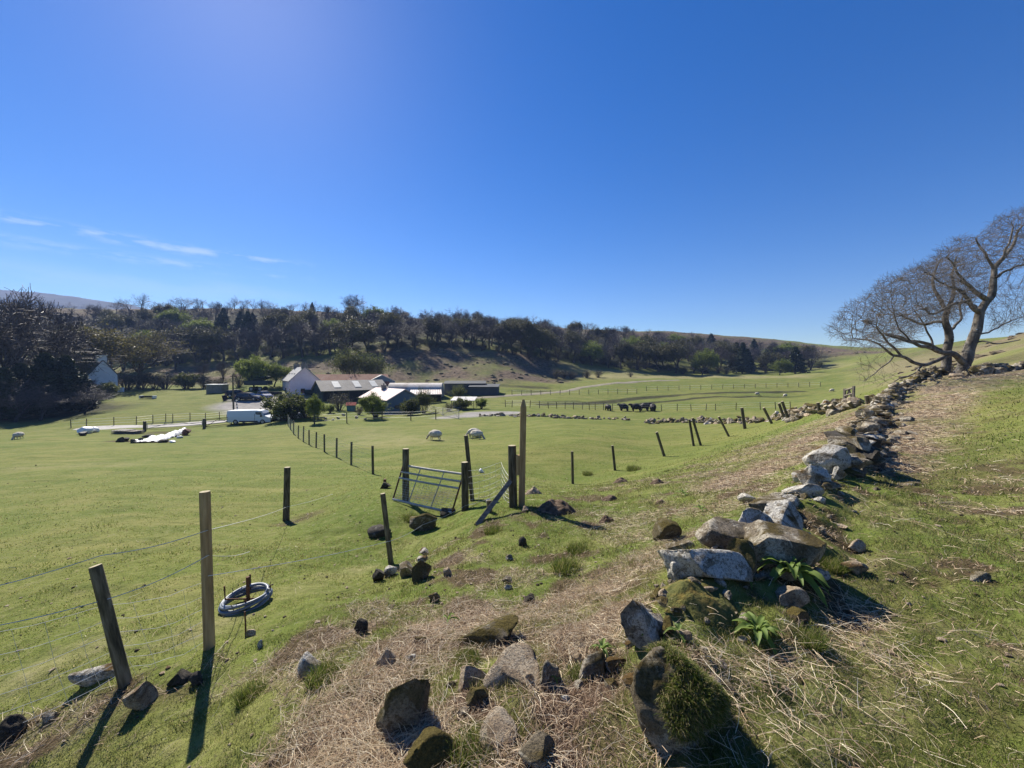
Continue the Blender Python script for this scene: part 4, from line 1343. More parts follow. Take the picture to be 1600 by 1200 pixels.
def make_shrub(kind, seed, H, W, leaf, n=5200, stems=26, lsize=.07, hollow=.5):
    r = np.random.default_rng(seed); pts = []; seg = []
    for k in range(stems):
        a = r.uniform(0, 6.28); q = r.uniform(0, 1) ** .6
        end = np.array([math.cos(a) * q * W / 2, math.sin(a) * q * W / 2, H * (1 - .45 * q * q) * r.uniform(.75, 1.0)])
        p = np.array([end[0] * .15, end[1] * .15, -.1]); mid = (p + end) / 2 + np.array([0, 0, .12 * H]) + r.normal(size=3) * .05 * W
        seg += [(*p, *mid, .035, .025), (*mid, *end, .025, .01)]
        for j in range(9):
            b = mid + (end - mid) * r.uniform(-.5, 1); e = b + (r.normal(size=3) * .55 + np.array([0, 0, .5])) * .16 * (W + H) / 2
            seg.append((*b, *e, .014, .007)); pts += [b + (e - b) * t for t in (.5, .8, 1.0)]
    V1, F1 = segs_mesh(seg, 3)
    pts = np.array(pts); per = max(1, n // len(pts))
    if leaf is not None:
        V, Fq = leaf_quads(pts, lsize, r, .045 * (W + H) / 2, per)
        SHRUB[kind] = (mesh_np('bush', np.concatenate([V1, V]), [np.concatenate([F1, Fq + len(V1)])], [twig_far, leaf], False, np.concatenate([np.zeros(len(F1), int), np.ones(len(Fq), int)])), H)
    else:
        SHRUB[kind] = (mesh_np('bush', V1, F1, [twig_far], False), H)


make_shrub('green', 1, 3, 4, olive_leaf, 6500, 30, .12)
make_shrub('fresh', 2, 3, 3, fresh_leaf, 6000, 26, .11)
make_shrub('olive', 3, 4, 6, olive_leaf, 7000, 34, .09)
make_shrub('twiggy', 4, 3, 4, bud_leaf, 900, 40)
make_shrub('darkbush', 5, 3, 4.5, dark_leaf, 5000)
RT = random.Random(99)


def tree(kind, px, py, h, label, group=None, name=None, wide=1.0, d=None):
    b = hit(px, py) if d is None else at(px, d)
    if h < 0:                                   # pixels
        h = -h * (b[1] * CP - b[2] * SP) / F
    tm_, cm_, H = TREES[kind]
    b[2] -= .15
    o = thing(name or ('conifer_tree' if kind in ('con1', 'con2', 'spire') else 'bare_tree' if kind[:3] in ('bar', 'rou', 'sky') else 'budding_tree'), b, label, 'tree', RT.uniform(0, 6.28), group)
    s = h / H
    o.scale = (s * wide, s * wide, s)
    link('trunk', tm_, o); link('crown', cm_, o)
    return o


def shrub(kind, px, py, h, label, group=None, wide=1.0, name='bush', d=None):
    b = hit(px, py) if d is None else at(px, d)
    if h < 0:
        h = -h * (b[1] * CP - b[2] * SP) / F
    me, H = SHRUB[kind]
    o = link(name, me, None, b, (0, 0, RT.uniform(0, 6.28)))
    s = h / H; o.scale = (s * wide, s * wide, s)
    return tag(o, label, 'bush', group)


# the wooded slope: every tree stands on its own
def lerp_line(L, x):
    return float(np.interp(x, [p[0] for p in L], [p[1] for p in L]))


W_LOW = [(-30, 590), (160, 583), (250, 571), (330, 565), (420, 560), (520, 555), (600, 550), (700, 541), (760, 549), (850, 561), (950, 574), (1050, 583), (1150, 583), (1265, 578)]
W_TOP = [(-30, 494), (160, 492), (300, 489), (400, 489), (545, 500), (700, 511), (850, 521), (950, 530), (1050, 535), (1150, 541), (1270, 556)]
KL = {'sky': 'bare grey-brown tree', 'bare': 'bare grey-brown tree', 'bud': 'olive budding tree', 'con': 'dark evergreen tree', 'green': 'fresh green leafy tree', 'fan': 'olive budding tree'}
for row, tt in enumerate((.0, .14, .34, .56, .78, 1.0)):
    x = (165 if row < 2 else -20) + row * 7
    while x < 1270:
        yl, yt = lerp_line(W_LOW, x), lerp_line(W_TOP, x)
        py = yl + (yt - yl) * tt + RT.uniform(-2.5, 2.5) * (0 if row == 0 else 1)
        u = RT.random()
        if 340 < x < 420 and u < .2 and row > 1: k = RT.choice(['con1', 'con2'])
        elif x > 900 and u < .12: k = RT.choice(['con1', 'bud1'])
        elif u < .60: k = RT.choice(['bare1', 'bare2', 'bare3', 'bare4'])
        elif u < .90: k = RT.choice(['bud1', 'bud2', 'bare4', 'bare2'])
        else: k = RT.choice(['bud2', 'bud1', 'green1'])
        if row == 5: k = RT.choice(['sky1', 'sky2', 'sky3'])
        hh = RT.uniform(9.5, 13.5) * (.62 if row == 5 else .85 if row == 4 else 1.0) * (.85 if x > 1150 else 1)
        part = 'above the farm' if x < 640 else 'behind the bare hummock' if x < 900 else 'beyond the cattle field' if x < 1120 else 'toward the right end'
        kk = k.rstrip('0123456789')
        edge = 'along the foot of the hillside wood' if row == 0 else 'inside the hillside wood' if row < 5 else 'along the top of the hillside wood'
        tree(k, x + RT.uniform(-5, 5), py, hh, f'{KL[kk]} {edge}, {part}', f'hillside wood trees: {KL[kk]}, {edge}, {part}', wide=RT.uniform(1.0, 1.45))
        x += (25 if row == 0 else 27 if row < 3 else 25 if row < 5 else 24) * RT.uniform(.7, 1.3)
UG = 'undergrowth along the foot of the hillside wood'
x = 240
while x < 1280:
    y = lerp_line(W_LOW, x) + RT.uniform(-7, 2)
    k = RT.choice(['darkbush', 'twiggy', 'twiggy', 'olive'])
    shrub(k, x, y, RT.uniform(2.2, 4.0), {'darkbush': 'dark evergreen undergrowth bush', 'twiggy': 'brown twiggy undergrowth bush', 'olive': 'olive undergrowth bush'}[k] + ' at the foot of the hillside wood', UG, RT.uniform(1.0, 1.6))
    x += 17 * RT.uniform(.6, 1.5)
# skyline trees
for (px, py, h, k, w_, lab) in [
        (220, 487, -30, 'sky1', 1.1, 'flat-topped bare tree on the skyline, left of the others'),
        (262, 487, -19, 'sky2', 1.0, 'small faint bare tree on the skyline next to the flat-topped one'),
        (290, 486, -22, 'sky3', 1.2, 'bare tree on the skyline between two fainter ones'),
        (318, 485, -18, 'sky1', 1.0, 'faint low bare tree on the skyline above the woods'),
        (366, 484, -24, 'sky2', 1.3, 'broad bare tree on the skyline left of a small dark tree'),
        (409, 486, -20, 'sky2', 1.2, 'small dark tree on the skyline'),
        (452, 488, -13, 'sky1', 1.2, 'low bare scrubby tree on the skyline right of the dark tree'),
        (488, 490, -18, 'con1', 1.0, 'small dark evergreen on the skyline left of the big round tree'),
        (512, 492, -14, 'sky3', 1.0, 'small bare tree on the skyline just left of the big round tree'),
        (546, 494, -36, 'round', 1.0, 'big round-crowned bare tree alone on the skyline'),
        (586, 496, -15, 'sky2', 1.2, 'small bare tree on the skyline just right of the big round tree'),
        (632, 499, -13, 'bud1', 1.1, 'low dark tree on the skyline above the hummock'),
        (685, 503, -13, 'sky1', 1.0, 'lone small bare tree on the skyline above the hummock'),
        (741, 508, -14, 'sky3', 1.4, 'wide low bare tree on the skyline near the middle'),
        (777, 509, -16, 'sky2', 1.1, 'bare tree on the skyline near the middle, last tall one'),
        (822, 511, -9, 'sky1', 1.5, 'low bare scrub tree on the skyline, right-hand end')]:
    tree(k, px, py, h, lab, 'bare trees along the skyline', wide=w_)
# big trees on the left round the white cottage
LG = 'tall trees round the white cottage'
for (px, d, h, k, w_, lab) in [
        (12, 66, 21.5, 'bare2', 1.2, 'tall dark bare tree at the left picture edge'),
        (48, 72, 21, 'bare1', 1.0, 'tall dark bare tree second from the left picture edge'),
        (88, 76, 18, 'bare4', 1.2, 'tall bare tree left of the yellowish budding tree'),
        (-28, 60, 21, 'bare4', 1.2, 'tall bare tree just reaching in at the left picture edge'),
        (110, 84, 15, 'gold', .8, 'tall yellowish budding tree behind the white cottage'),
        (172, 90, 15, 'gold', 1.25, 'spreading budding tree right beside the cottage chimney'),
        (218, 100, 16, 'fan', 1.05, 'big fan-shaped budding tree in the open right of the cottage'),
        (60, 95, 15, 'bare3', 1.1, 'bare tree behind the dark yew trees at the left'),
        (275, 122, 11, 'bare2', 1.0, 'slender bare tree at the wood edge right of the fan-shaped tree'),
        (140, 118, 13, 'bare3', 1.2, 'bare tree behind the cottage roof'),
        (122, 80, 9.5, 'bud2', .9, 'olive budding tree partly screening the cottage roof'),
        (140, 78, 5.0, 'bare4', 1.2, 'small bare tree in front of the cottage gable')]:
    tree(k, px, 600, h, lab, LG, wide=w_, d=d)
for (px, d, h, w_, lab) in [
        (34, 61, 8.5, 1.5, 'bushy dark yew at the left, front row'), (72, 62, 10, 1.35, 'tallest dark yew in the clump before the cottage'),
        (104, 64, 9.5, 1.3, 'dark yew right of the tallest yew'), (6, 58, 8, 1.4, 'dark yew at the left picture edge'), (128, 66, 6.5, 1.4, 'low dark yew at the right end of the clump')]:
    tree('spire', px, 600, h, lab, 'dark yews before the cottage', wide=w_, d=d, name='yew_tree')
for (px, d, h, w_, lab) in [(20, 57, 7, 1.3, 'small twiggy tree at the foot of the yews, left picture edge'), (60, 58, 6, 1.4, 'small twiggy tree in front of the tallest yew'), (130, 62, 5.5, 1.2, 'small twiggy tree at the right end of the yews')]:
    tree('bare3', px, 600, h, lab, 'twiggy trees under the yews', wide=w_, d=d)
# trees round the farm
tree('green1', 398, 610, -56, 'bright yellow-green leafy tree behind the farmyard', name='leafy_tree')
tree('green1', 428, 604, -38, 'smaller yellow-green leafy tree left of the pink farmhouse', name='leafy_tree', wide=1.2)
tree('bare2', 347, 607, -50, 'slim bare tree behind the farmyard pole', wide=.8)
tree('bare4', 320, 605, -50, 'thin bare multi-stemmed tree left of the farmyard pole', wide=.8)
tree('bare1', 372, 606, -44, 'thin bare tree between the pole and the yellow-green tree', wide=.6)
tree('green1', 1097, 586, -42, 'yellow-green leafy tree at the foot of the wood beyond the cattle', name='leafy_tree')
tree('green1', 1218, 586, -26, 'rounded mid-green tree at the right end of the wood', name='leafy_tree', wide=1.2)
tree('con1', 1242, 584, -42, 'tall dark evergreen behind the rounded mid-green tree', name='conifer_tree', wide=1.3)
tree('con2', 1160, 584, -48, 'dark pointed evergreen in the wood left of the rounded mid-green tree', name='conifer_tree', wide=1.3)
shrub('olive', 548, 602, -48, 'big olive willow bush behind the rusty barn roof, left half', wide=.9, d=101)
shrub('olive', 582, 602, -44, 'big olive willow bush behind the rusty barn roof, right half', wide=.9, d=103)
shrub('green', 450, 655, -42, 'dense round green bush beside the white van bonnet', wide=1.15, d=54)
shrub('green', 476, 655, -32, 'green bush merging with the one by the van', wide=1.1, d=55)
tree('green1', 492, 662, -48, 'thin young tree with fresh leaves by the garden fence', name='leafy_tree', wide=.55)
tree('green1', 497, 655, -32, 'low bright green sapling in the garden', name='leafy_tree', wide=1.0)
shrub('twiggy', 530, 648, -26, 'brown twiggy shrub in the farm garden', wide=1.2, d=64)
tree('green1', 585, 655, -44, 'bushy green tree in front of the pink roof', name='leafy_tree', wide=.95)
shrub('fresh', 586, 655, -24, 'low green bush under the tree by the pink roof', wide=1.5, d=57)
shrub('green', 640, 650, -26, 'small bush at the foot of the blue gable', wide=.9, d=59)
shrub('olive', 662, 650, -36, 'taller bush right of the blue gable', wide=.6, d=61)
shrub('olive', 716, 622, -22, 'round olive bush in front of the dark shed', wide=.9, d=83)
for (px, d, h, k, lab) in [(722, 62, -18, 'green', 'low bush under the small tin roof'), (752, 64, -15, 'fresh', 'yellowish bush right of the small tin roof'), (700, 61, -14, 'twiggy', 'brown bush behind the galvanised gates'),
                           (560, 60, -14, 'twiggy', 'dead brown garden plants beside the fence'), (515, 60, -12, 'fresh', 'low garden plants right of the sapling'), (545, 66, -12, 'twiggy', 'twiggy plants before the dark barn front'),
                           (196, 90, -30, 'twiggy', 'brown bush at the right corner of the cottage garden'), (222, 92, -26, 'darkbush', 'dark bush under the fan-shaped tree'), (258, 92, -26, 'twiggy', 'brown bush right of the fan-shaped tree'),
                           (290, 94, -24, 'green', 'green-grey bush by the long bank'), (318, 96, -18, 'darkbush', 'dark low bush left of the pale caravan'), (240, 93, -22, 'darkbush', 'dark low bush between two brown bushes'), (165, 80, -22, 'green', 'hedge bush beside the cottage'),
                           (150, 72, -16, 'darkbush', 'clipped dark hedge at the edge of the lawn'), (372, 90, -20, 'twiggy', 'brown scrub behind the parked cars'), (345, 92, -16, 'twiggy', 'brown scrub beside the pale caravan'),
                           (868, 125, -16, 'twiggy', 'grey scrub bush, left of the group on the pale slope'), (880, 126, -14, 'twiggy', 'grey scrub bush in the middle of the group on the pale slope'), (893, 126, -13, 'twiggy', 'grey scrub bush, right of the group on the pale slope'),
                           (917, 128, -13, 'twiggy', 'thin grey scrub bush alone on the pale slope, left one'), (934, 130, -12, 'twiggy', 'thin grey scrub bush alone on the pale slope, right one'),
                           (985, 132, -8, 'twiggy', 'faint low scrub at the edge of the pale slope')]:
    shrub(k, px, 0, h, lab, None, 1.2, 'bush', d)

# ------------------------------------------------------------------ the two bare wind-bent trees by the wall
bark_near = mat('hawthorn_bark', [(.065, .055, .047), (.135, .118, .10), (.25, .23, .20)], 6, .95, 26, .8, .02, 'Object', (1, 1, .4))
twig_near = mat('hawthorn_twig', [(.10, .085, .075), (.185, .16, .142)], 3, .9)


def colonize(limbs, polys, d0, nattr, seed, thick=1.6, step=.12, infl=1.3, kill=.17, iters=100):
    """space colonisation from hand-laid limbs into crown outlines"""
    r = np.random.default_rng(seed)
    pos, par, base_r = [], [], []
    for lid, (pp, dz, rr_, parent) in enumerate(limbs):
        pts = np.array([P(x, y, d0 + z) for (x, y), z in zip(pp, dz)])
        # smooth and resample
        dense = [pts[0]]
        for a, b in zip(pts[:-1], pts[1:]):
            k = max(1, int(np.linalg.norm(b - a) / step))
            dense += [a + (b - a) * t for t in np.linspace(0, 1, k + 1)[1:]]
        dense = np.array(dense)
        for _ in range(3):
            if len(dense) > 2: dense[1:-1] = (dense[:-2] + 2 * dense[1:-1] + dense[2:]) / 4
        dense += (np.stack([fbm(dense[:, 0] * 1.7 + q, dense[:, 2] * 1.7, dense[:, 1] * 1.7, 2) for q in (0, 9, 21)], 1)) * .05
        rad = np.interp(np.linspace(0, 1, len(dense)), np.linspace(0, 1, len(rr_)), rr_) * .90
        prev = -1
        if parent is not None:
            prev = int(np.argmin(np.linalg.norm(np.array(pos) - dense[0], axis=1)))
        for p, q in zip(dense, rad):
            pos.append(p); par.append(prev); base_r.append(q); prev = len(pos) - 1
    A = []
    for poly, cnt, dz0, th in polys:
        poly = np.array(poly, float); lo, hi = poly.min(0), poly.max(0); got = 0
        while got < cnt:
            q = r.uniform(lo, hi, (400, 2)); ins = np.zeros(400, bool)
            for a, b in zip(poly, np.roll(poly, -1, 0)):
                c = ((a[1] > q[:, 1]) != (b[1] > q[:, 1]))
                with np.errstate(divide='ignore', invalid='ignore'):
                    xx = (b[0] - a[0]) * (q[:, 1] - a[1]) / (b[1] - a[1]) + a[0]
                ins ^= c & (q[:, 0] < xx)
            for x, y in q[ins][:cnt - got]:
                A.append(P(x, y, d0 + dz0 + r.uniform(-1, 1) * th))
            got += int(ins.sum())
    A = np.array(A); pos = list(pos)
    near = np.full(len(A), 1e9); idx = np.zeros(len(A), int)

    def update(start):
        nonlocal near, idx
        Pn = np.array(pos[start:])
        for i in range(0, len(Pn), 400):
            dd = np.linalg.norm(A[:, None] - Pn[None, i:i + 400], axis=2)
            k = dd.argmin(1); v = dd[np.arange(len(A)), k]
            m_ = v < near; near[m_] = v[m_]; idx[m_] = k[m_] + start + i
    update(0)
    for it in range(iters):
        alive = near > kill
        A, near, idx = A[alive], near[alive], idx[alive]
        act = near < infl * (1 if it < 60 else 2)
        if not act.any(): break
        order = {}
        dirs = A[act] - np.array(pos)[idx[act]]
        dirs /= np.linalg.norm(dirs, axis=1)[:, None]
        acc = {}
        for n_, dv in zip(idx[act], dirs):
            acc[n_] = acc.get(n_, 0) + dv
        start = len(pos)
        for n_, dv in acc.items():
            l = np.linalg.norm(dv)
            if l < .2: continue
            nd = dv / l + r.normal(size=3) * .12
            pos.append(pos[n_] + nd / np.linalg.norm(nd) * step); par.append(n_); base_r.append(0)
        if len(pos) == start or len(pos) > 26000: break
        update(start)
    pos = np.array(pos); par = np.array(par); n = len(pos)
    rad = np.zeros(n); kids = np.zeros(n, int)
    e = 2.35; leaf_r = .0036
    acc = np.zeros(n)
    for i in range(n - 1, -1, -1):
        rad[i] = max(acc[i] ** (1 / e), leaf_r)
        if base_r[i]: rad[i] = base_r[i]
        if par[i] >= 0:
            kids[par[i]] += 1
            if not (base_r[i] and not base_r[par[i]]): acc[par[i]] += min(rad[i], .05) ** e
    trunk, twig = [], []
    for i in range(n):
        if par[i] < 0: continue
        a = par[i]
        ra = min(rad[a], rad[i] * 1.35)
        (trunk if base_r[i] else twig).append((*pos[a], *pos[i], ra, rad[i]))
    # finest twigs on every thin node
    for i in range(n):
        if base_r[i] and rad[i] > .03: continue
        if rad[i] < .012 and par[i] >= 0:
            dv = pos[i] - pos[par[i]]; dv /= np.linalg.norm(dv) + 1e-9
            for _ in range(1 if kids[i] else 3):
                nd = dv + r.normal(size=3) * .42 + np.array([-.12, 0, .12]); nd /= np.linalg.norm(nd)
                m1 = pos[i] + nd * r.uniform(.10, .22); nd2 = nd + r.normal(size=3) * .28; nd2 /= np.linalg.norm(nd2)
                twig.append((*pos[i], *m1, .0036, .003)); twig.append((*m1, *(m1 + nd2 * r.uniform(.10, .24)), .003, .002))
    return trunk, twig


def big_tree(name, base, limbs, polys, d0, nattr, seed, label):
    trunk, twig = colonize(limbs, polys, d0, nattr, seed)
    base = np.array(base)
    def shift(s):
        s = np.array(s); s[:, :3] -= base; s[:, 3:6] -= base; return s
    root = thing(name, base, label, 'tree')
    link('trunk', mesh_np('trunk', *segs_mesh(shift(trunk), 8), [bark_near], True), root)
    link('crown', mesh_np('crown', *segs_mesh(shift(twig), 4), [twig_near], True), root)
    return root


D1 = 17.4
L1 = [  # main right-hand trunk
 ([(1503, 590), (1507, 568), (1513, 545), (1521, 525), (1528, 505), (1533, 485), (1540, 470), (1548, 462)], [0, 0, 0, 0, 0, 0, 0, 0], [.31, .24, .22, .21, .20, .18, .16, .14], None),
 ([(1548, 462), (1552, 440), (1555, 420), (1562, 408), (1575, 395), (1584, 382), (1590, 365), (1597, 350)], [0, .1, .2, .3, .4, .5, .6, .7], [.15, .13, .11, .09, .08, .065, .05, .035], 0),
 ([(1555, 424), (1548, 405), (1540, 398), (1532, 388), (1527, 372)], [.2, .1, 0, -.1, -.2], [.075, .06, .05, .04, .03], 1),
 ([(1562, 408), (1572, 388), (1580, 370), (1583, 355)], [.3, .1, 0, -.1], [.06, .05, .04, .03], 1),
 ([(1556, 435), (1570, 424), (1585, 418), (1602, 414), (1630, 408)], [0, .3, .6, .8, 1.0], [.07, .06, .05, .045, .04], 1),
 ([(1542, 468), (1530, 460), (1518, 450), (1508, 442), (1500, 438)], [0, -.2, -.4, -.6, -.8], [.12, .10, .09, .07, .06], 0),
 ([(1508, 442), (1495, 425), (1488, 410), (1478, 400)], [-.6, -.7, -.8, -.9], [.06, .05, .04, .03], 5),
 ([(1532, 490), (1520, 480), (1514, 468), (1506, 458), (1496, 452), (1480, 447)], [0, -.3, -.5, -.7, -.9, -1.0], [.11, .10, .085, .075, .06, .05], 0),
 ([(1525, 478), (1505, 472), (1490, 476), (1470, 486), (1455, 492), (1448, 484)], [-.2, -.6, -.9, -1.1, -1.2, -1.2], [.08, .07, .065, .06, .05, .04], 0),
 ([(1480, 447), (1465, 440), (1455, 430), (1440, 425)], [-1.0, -1.1, -1.2, -1.3], [.045, .035, .03, .025], 7),
 ([(1507, 570), (1498, 556), (1488, 550), (1476, 552), (1462, 548), (1450, 542), (1425, 536), (1405, 528), (1385, 522)], [0, -.2, -.4, -.6, -.7, -.8, -1.0, -1.1, -1.2], [.15, .13, .12, .10, .09, .08, .065, .055, .04], 0),
 ([(1490, 552), (1472, 558), (1455, 568), (1440, 572), (1425, 566), (1408, 556), (1395, 556), (1384, 548)], [-.4, -.5, -.6, -.7, -.7, -.8, -.9, -1.0], [.10, .10, .09, .085, .08, .07, .06, .05], 10),
 ([(1440, 572), (1432, 580), (1420, 586), (1405, 592), (1388, 600)], [-.7, -.9, -1.0, -1.2, -1.4], [.04, .032, .026, .02, .014], 11),
 ([(1398, 556), (1390, 566), (1378, 574), (1365, 586), (1350, 594)], [-.9, -1.0, -1.1, -1.2, -1.3], [.035, .03, .025, .02, .012], 11),
 ([(1408, 556), (1398, 545), (1385, 532), (1378, 520), (1370, 510)], [-.8, -.9, -1.0, -1.1, -1.2], [.055, .05, .045, .04, .03], 11),
 ([(1385, 548), (1378, 540), (1365, 534), (1350, 530), (1332, 528)], [-1.0, -1.1, -1.2, -1.3, -1.4], [.045, .04, .03, .025, .018], 11),
 ([(1518, 530), (1530, 522), (1545, 518), (1560, 512), (1578, 502), (1600, 494)], [0, .3, .6, .9, 1.1, 1.3], [.055, .045, .04, .035, .028, .02], 0),
 ([(1516, 538), (1535, 530), (1550, 538), (1570, 536), (1595, 532)], [0, -.3, -.6, -.8, -1.0], [.045, .04, .034, .028, .02], 0),
 ([(1425, 536), (1412, 520), (1402, 505), (1396, 490)], [-1.0, -1.1, -1.2, -1.3], [.04, .035, .03, .02], 10),
]
PO1 = [([(1527, 400), (1535, 365), (1552, 345), (1580, 330), (1612, 325), (1612, 420), (1575, 415), (1560, 425), (1545, 418)], 1600, .2, 1.2),
       ([(1440, 425), (1470, 390), (1500, 368), (1522, 372), (1545, 400), (1545, 455), (1520, 470), (1470, 450)], 1800, -.5, 1.5),
       ([(1370, 440), (1440, 415), (1500, 430), (1530, 470), (1500, 500), (1440, 510), (1390, 495)], 2400, -1.0, 1.4),
       ([(1290, 520), (1320, 480), (1370, 450), (1420, 480), (1430, 520), (1400, 545), (1340, 545)], 2000, -1.3, 1.2),
       ([(1540, 440), (1600, 440), (1612, 505), (1560, 520), (1540, 500)], 500, .9, .8),
       ([(1340, 560), (1400, 548), (1400, 600), (1340, 600)], 70, -1.2, .4)]
big_tree('hawthorn_tree', hit(1504, 585), L1, PO1, D1, 0, 5, 'large bare wind-bent tree, right trunk, reaching highest at the picture edge')
D2 = 18.6
L2 = [([(1477, 588), (1478, 570), (1482, 550), (1485, 530), (1482, 512), (1478, 498), (1480, 485)], [0] * 7, [.24, .20, .19, .18, .165, .14, .115], None),
      ([(1480, 487), (1470, 470), (1462, 455), (1458, 440), (1462, 420), (1470, 405)], [0, .2, .4, .5, .6, .6], [.11, .09, .075, .06, .05, .035], 0),
      ([(1480, 485), (1488, 465), (1492, 445), (1490, 425), (1494, 402)], [0, 0, .1, .2, .2], [.10, .08, .065, .05, .03], 0),
      ([(1484, 545), (1470, 548), (1456, 540), (1440, 535), (1420, 532), (1400, 525), (1380, 520)], [0, .2, .4, .5, .6, .6, .6], [.11, .10, .085, .07, .055, .045, .03], 0),
      ([(1480, 505), (1462, 500), (1448, 508), (1430, 505), (1410, 495), (1392, 488)], [0, .3, .5, .6, .7, .8], [.085, .075, .065, .05, .04, .025], 0),
      ([(1483, 520), (1495, 508), (1503, 495), (1500, 478), (1506, 460)], [0, .3, .5, .6, .6], [.085, .07, .055, .045, .03], 0),
      ([(1458, 540), (1455, 528), (1448, 516), (1440, 500), (1425, 480)], [.4, .5, .5, .6, .6], [.05, .045, .04, .03, .02], 3)]
PO2 = [([(1360, 470), (1410, 425), (1470, 395), (1510, 400), (1520, 470), (1470, 500), (1420, 530), (1350, 530)], 2200, .6, 1.3)]
big_tree('hawthorn_tree', hit(1478, 587), L2, PO2, D2, 0, 6, 'darker bare tree trunk behind, left of the large wind-bent tree')

# ------------------------------------------------------------------ farm buildings
def corrugated(name, cols, pitch=.18, scale=.8, rough=.7, metal=0.0, axis='X', bstr=.8):
    m, nt, bs = nodes_of(name)
    v = coords(nt, 'Object')
    n = noise(nt, v, scale, 6, .65, .4); n2 = noise(nt, v, scale * 9, 4, .6)
    k = len(cols)
    c = ramp(nt, [(.3 + .4 * i / (k - 1), q) for i, q in enumerate(cols)], mth(nt, 'ADD', mth(nt, 'MULTIPLY', n, .7), mth(nt, 'MULTIPLY', n2, .3)))
    nt.links.new(c, bs.inputs['Base Color'])
    w = nt.nodes.new('ShaderNodeTexWave'); w.bands_direction = axis; w.inputs['Scale'].default_value = 1 / pitch / 3.0
    nt.links.new(v, w.inputs['Vector'])
    bs.inputs['Roughness'].default_value = rough; bs.inputs['Metallic'].default_value = metal; bs.inputs['Specular IOR Level'].default_value = .3
    bump(nt, bs, w.outputs['Fac'], bstr, .04)
    MATS[name] = m
    return m


pink_wall = mat('pink_render', [(.72, .58, .60), (.80, .68, .70)], .8, .95, 9, .2, .02)
white_wall = mat('whitewash', [(.66, .68, .70), (.80, .81, .82)], .7, .95, 8, .3, .02)
slate_grey = mat('pale_slates', [(.20, .20, .20), (.32, .32, .32), (.42, .42, .41)], 1.4, .8, 8, .5, .03, 'Object', (1, 1, 4))
slate_dark = mat('dark_slates', [(.045, .05, .06), (.085, .09, .10)], 1.2, .7, 8, .5, .03, 'Object', (1, 1, 4))
chimney_m = mat('weathered_chimney', [(.17, .15, .13), (.27, .24, .21)], 2.5, .95, 10, .5, .02)
fibre = corrugated('grey_fibre_cement', [(.17, .15, .125), (.25, .225, .19), (.33, .30, .26)], .18)
rusty_roof = corrugated('rusty_iron_roof', [(.16, .05, .024), (.30, .105, .05), (.36, .16, .09), (.42, .30, .23)], .15, .5)
pink_roof = corrugated('faded_pink_roof', [(.52, .38, .35), (.64, .50, .47), (.72, .62, .60)], .2, .5, .65)
pale_tin = corrugated('pale_tin_roof', [(.38, .37, .35), (.55, .54, .52), (.34, .24, .18)], .15, .6, .6)
mixed_tin = corrugated('rust_striped_roof', [(.26, .13, .08), (.42, .33, .28), (.55, .52, .49), (.30, .16, .11)], .5, .45, .6)
blue_tin = corrugated('blue_grey_cladding', [(.10, .14, .185), (.145, .19, .24)], .15, .8, .7)
dark_clad = corrugated('dark_cladding', [(.045, .052, .062), (.08, .09, .10)], .15, .8, .8)
green_clad = corrugated('dark_green_cladding', [(.020, .035, .032), (.035, .055, .05)], .15, .8, .8)
dark_in = mat('dark_timber_and_shade', [(.018, .016, .014), (.035, .03, .026)], 2, .95)  # dark doors, and painted shade inside the open barn and lean-to
rooflight = mat('translucent_rooflight', [(.58, .55, .46), (.70, .68, .60)], 1, .4)
nissen_m = corrugated('nissen_iron', [(.22, .17, .14), (.36, .31, .28), (.52, .49, .46), (.25, .15, .11)], .2, .35, .7)
glass_m = mat('dark_glass', [(.02, .025, .03), (.035, .04, .05)], 1, .08, spec=.6)
white_paint = mat('white_paint', [(.74, .74, .73), (.80, .80, .79)], 2, .5)


def gable(root, L, W, eave, apex, wall, roof_m, over=.25, th=.12, apex_t=.5, base=-1.2, roofname='roof', wallname='wall'):
    """ridge along local x, front eave at y=0, back eave at y=W (W may be negative)"""
    sg = 1 if W > 0 else -1
    b = MB(); b.prism([(0, base), (W, base), (W, eave), (W * apex_t, apex), (0, eave)], 0, L, 0, 'x')
    wo_ = b.build(wallname, [wall], root)
    r = MB()
    for (y0, z0, y1, z1) in ((0, eave, W * apex_t, apex), (W, eave, W * apex_t, apex)):
        d = np.array([y0 - y1, z0 - z1]); l = np.linalg.norm(d); d /= l
        nrm = np.array([-d[1], d[0]]);  nrm = nrm if nrm[1] > 0 else -nrm
        o0 = np.array([y0, z0]) + d * over + nrm * .01; o1 = np.array([y1, z1]) + nrm * .01
        r.prism([tuple(o0), tuple(o1), tuple(o1 + nrm * th), tuple(o0 + nrm * th)], -over, L + over, 0, 'x')
    ro = r.build(roofname, [roof_m], root)
    return wo_, ro


def chimney(parent, x, y, z, s, h, pots=2):
    b = MB(); b.box((x, y, z + h / 2), (s, s * 1.5, h)); b.box((x, y, z + h), (s * 1.15, s * 1.65, .12))
    c = b.build('chimney', [chimney_m], parent)
    for k in range(pots):
        yy = y + (k - (pots - 1) / 2) * s * .7
        MB().tube([(x, yy, z + h + .06), (x, yy, z + h + .4)], [.13, .11], 8).build('chimney_pot', [chimney_m], c)
    return c


def flat(name, c, s, material, parent):
    return MB().box(c, s).build(name, [material], parent)


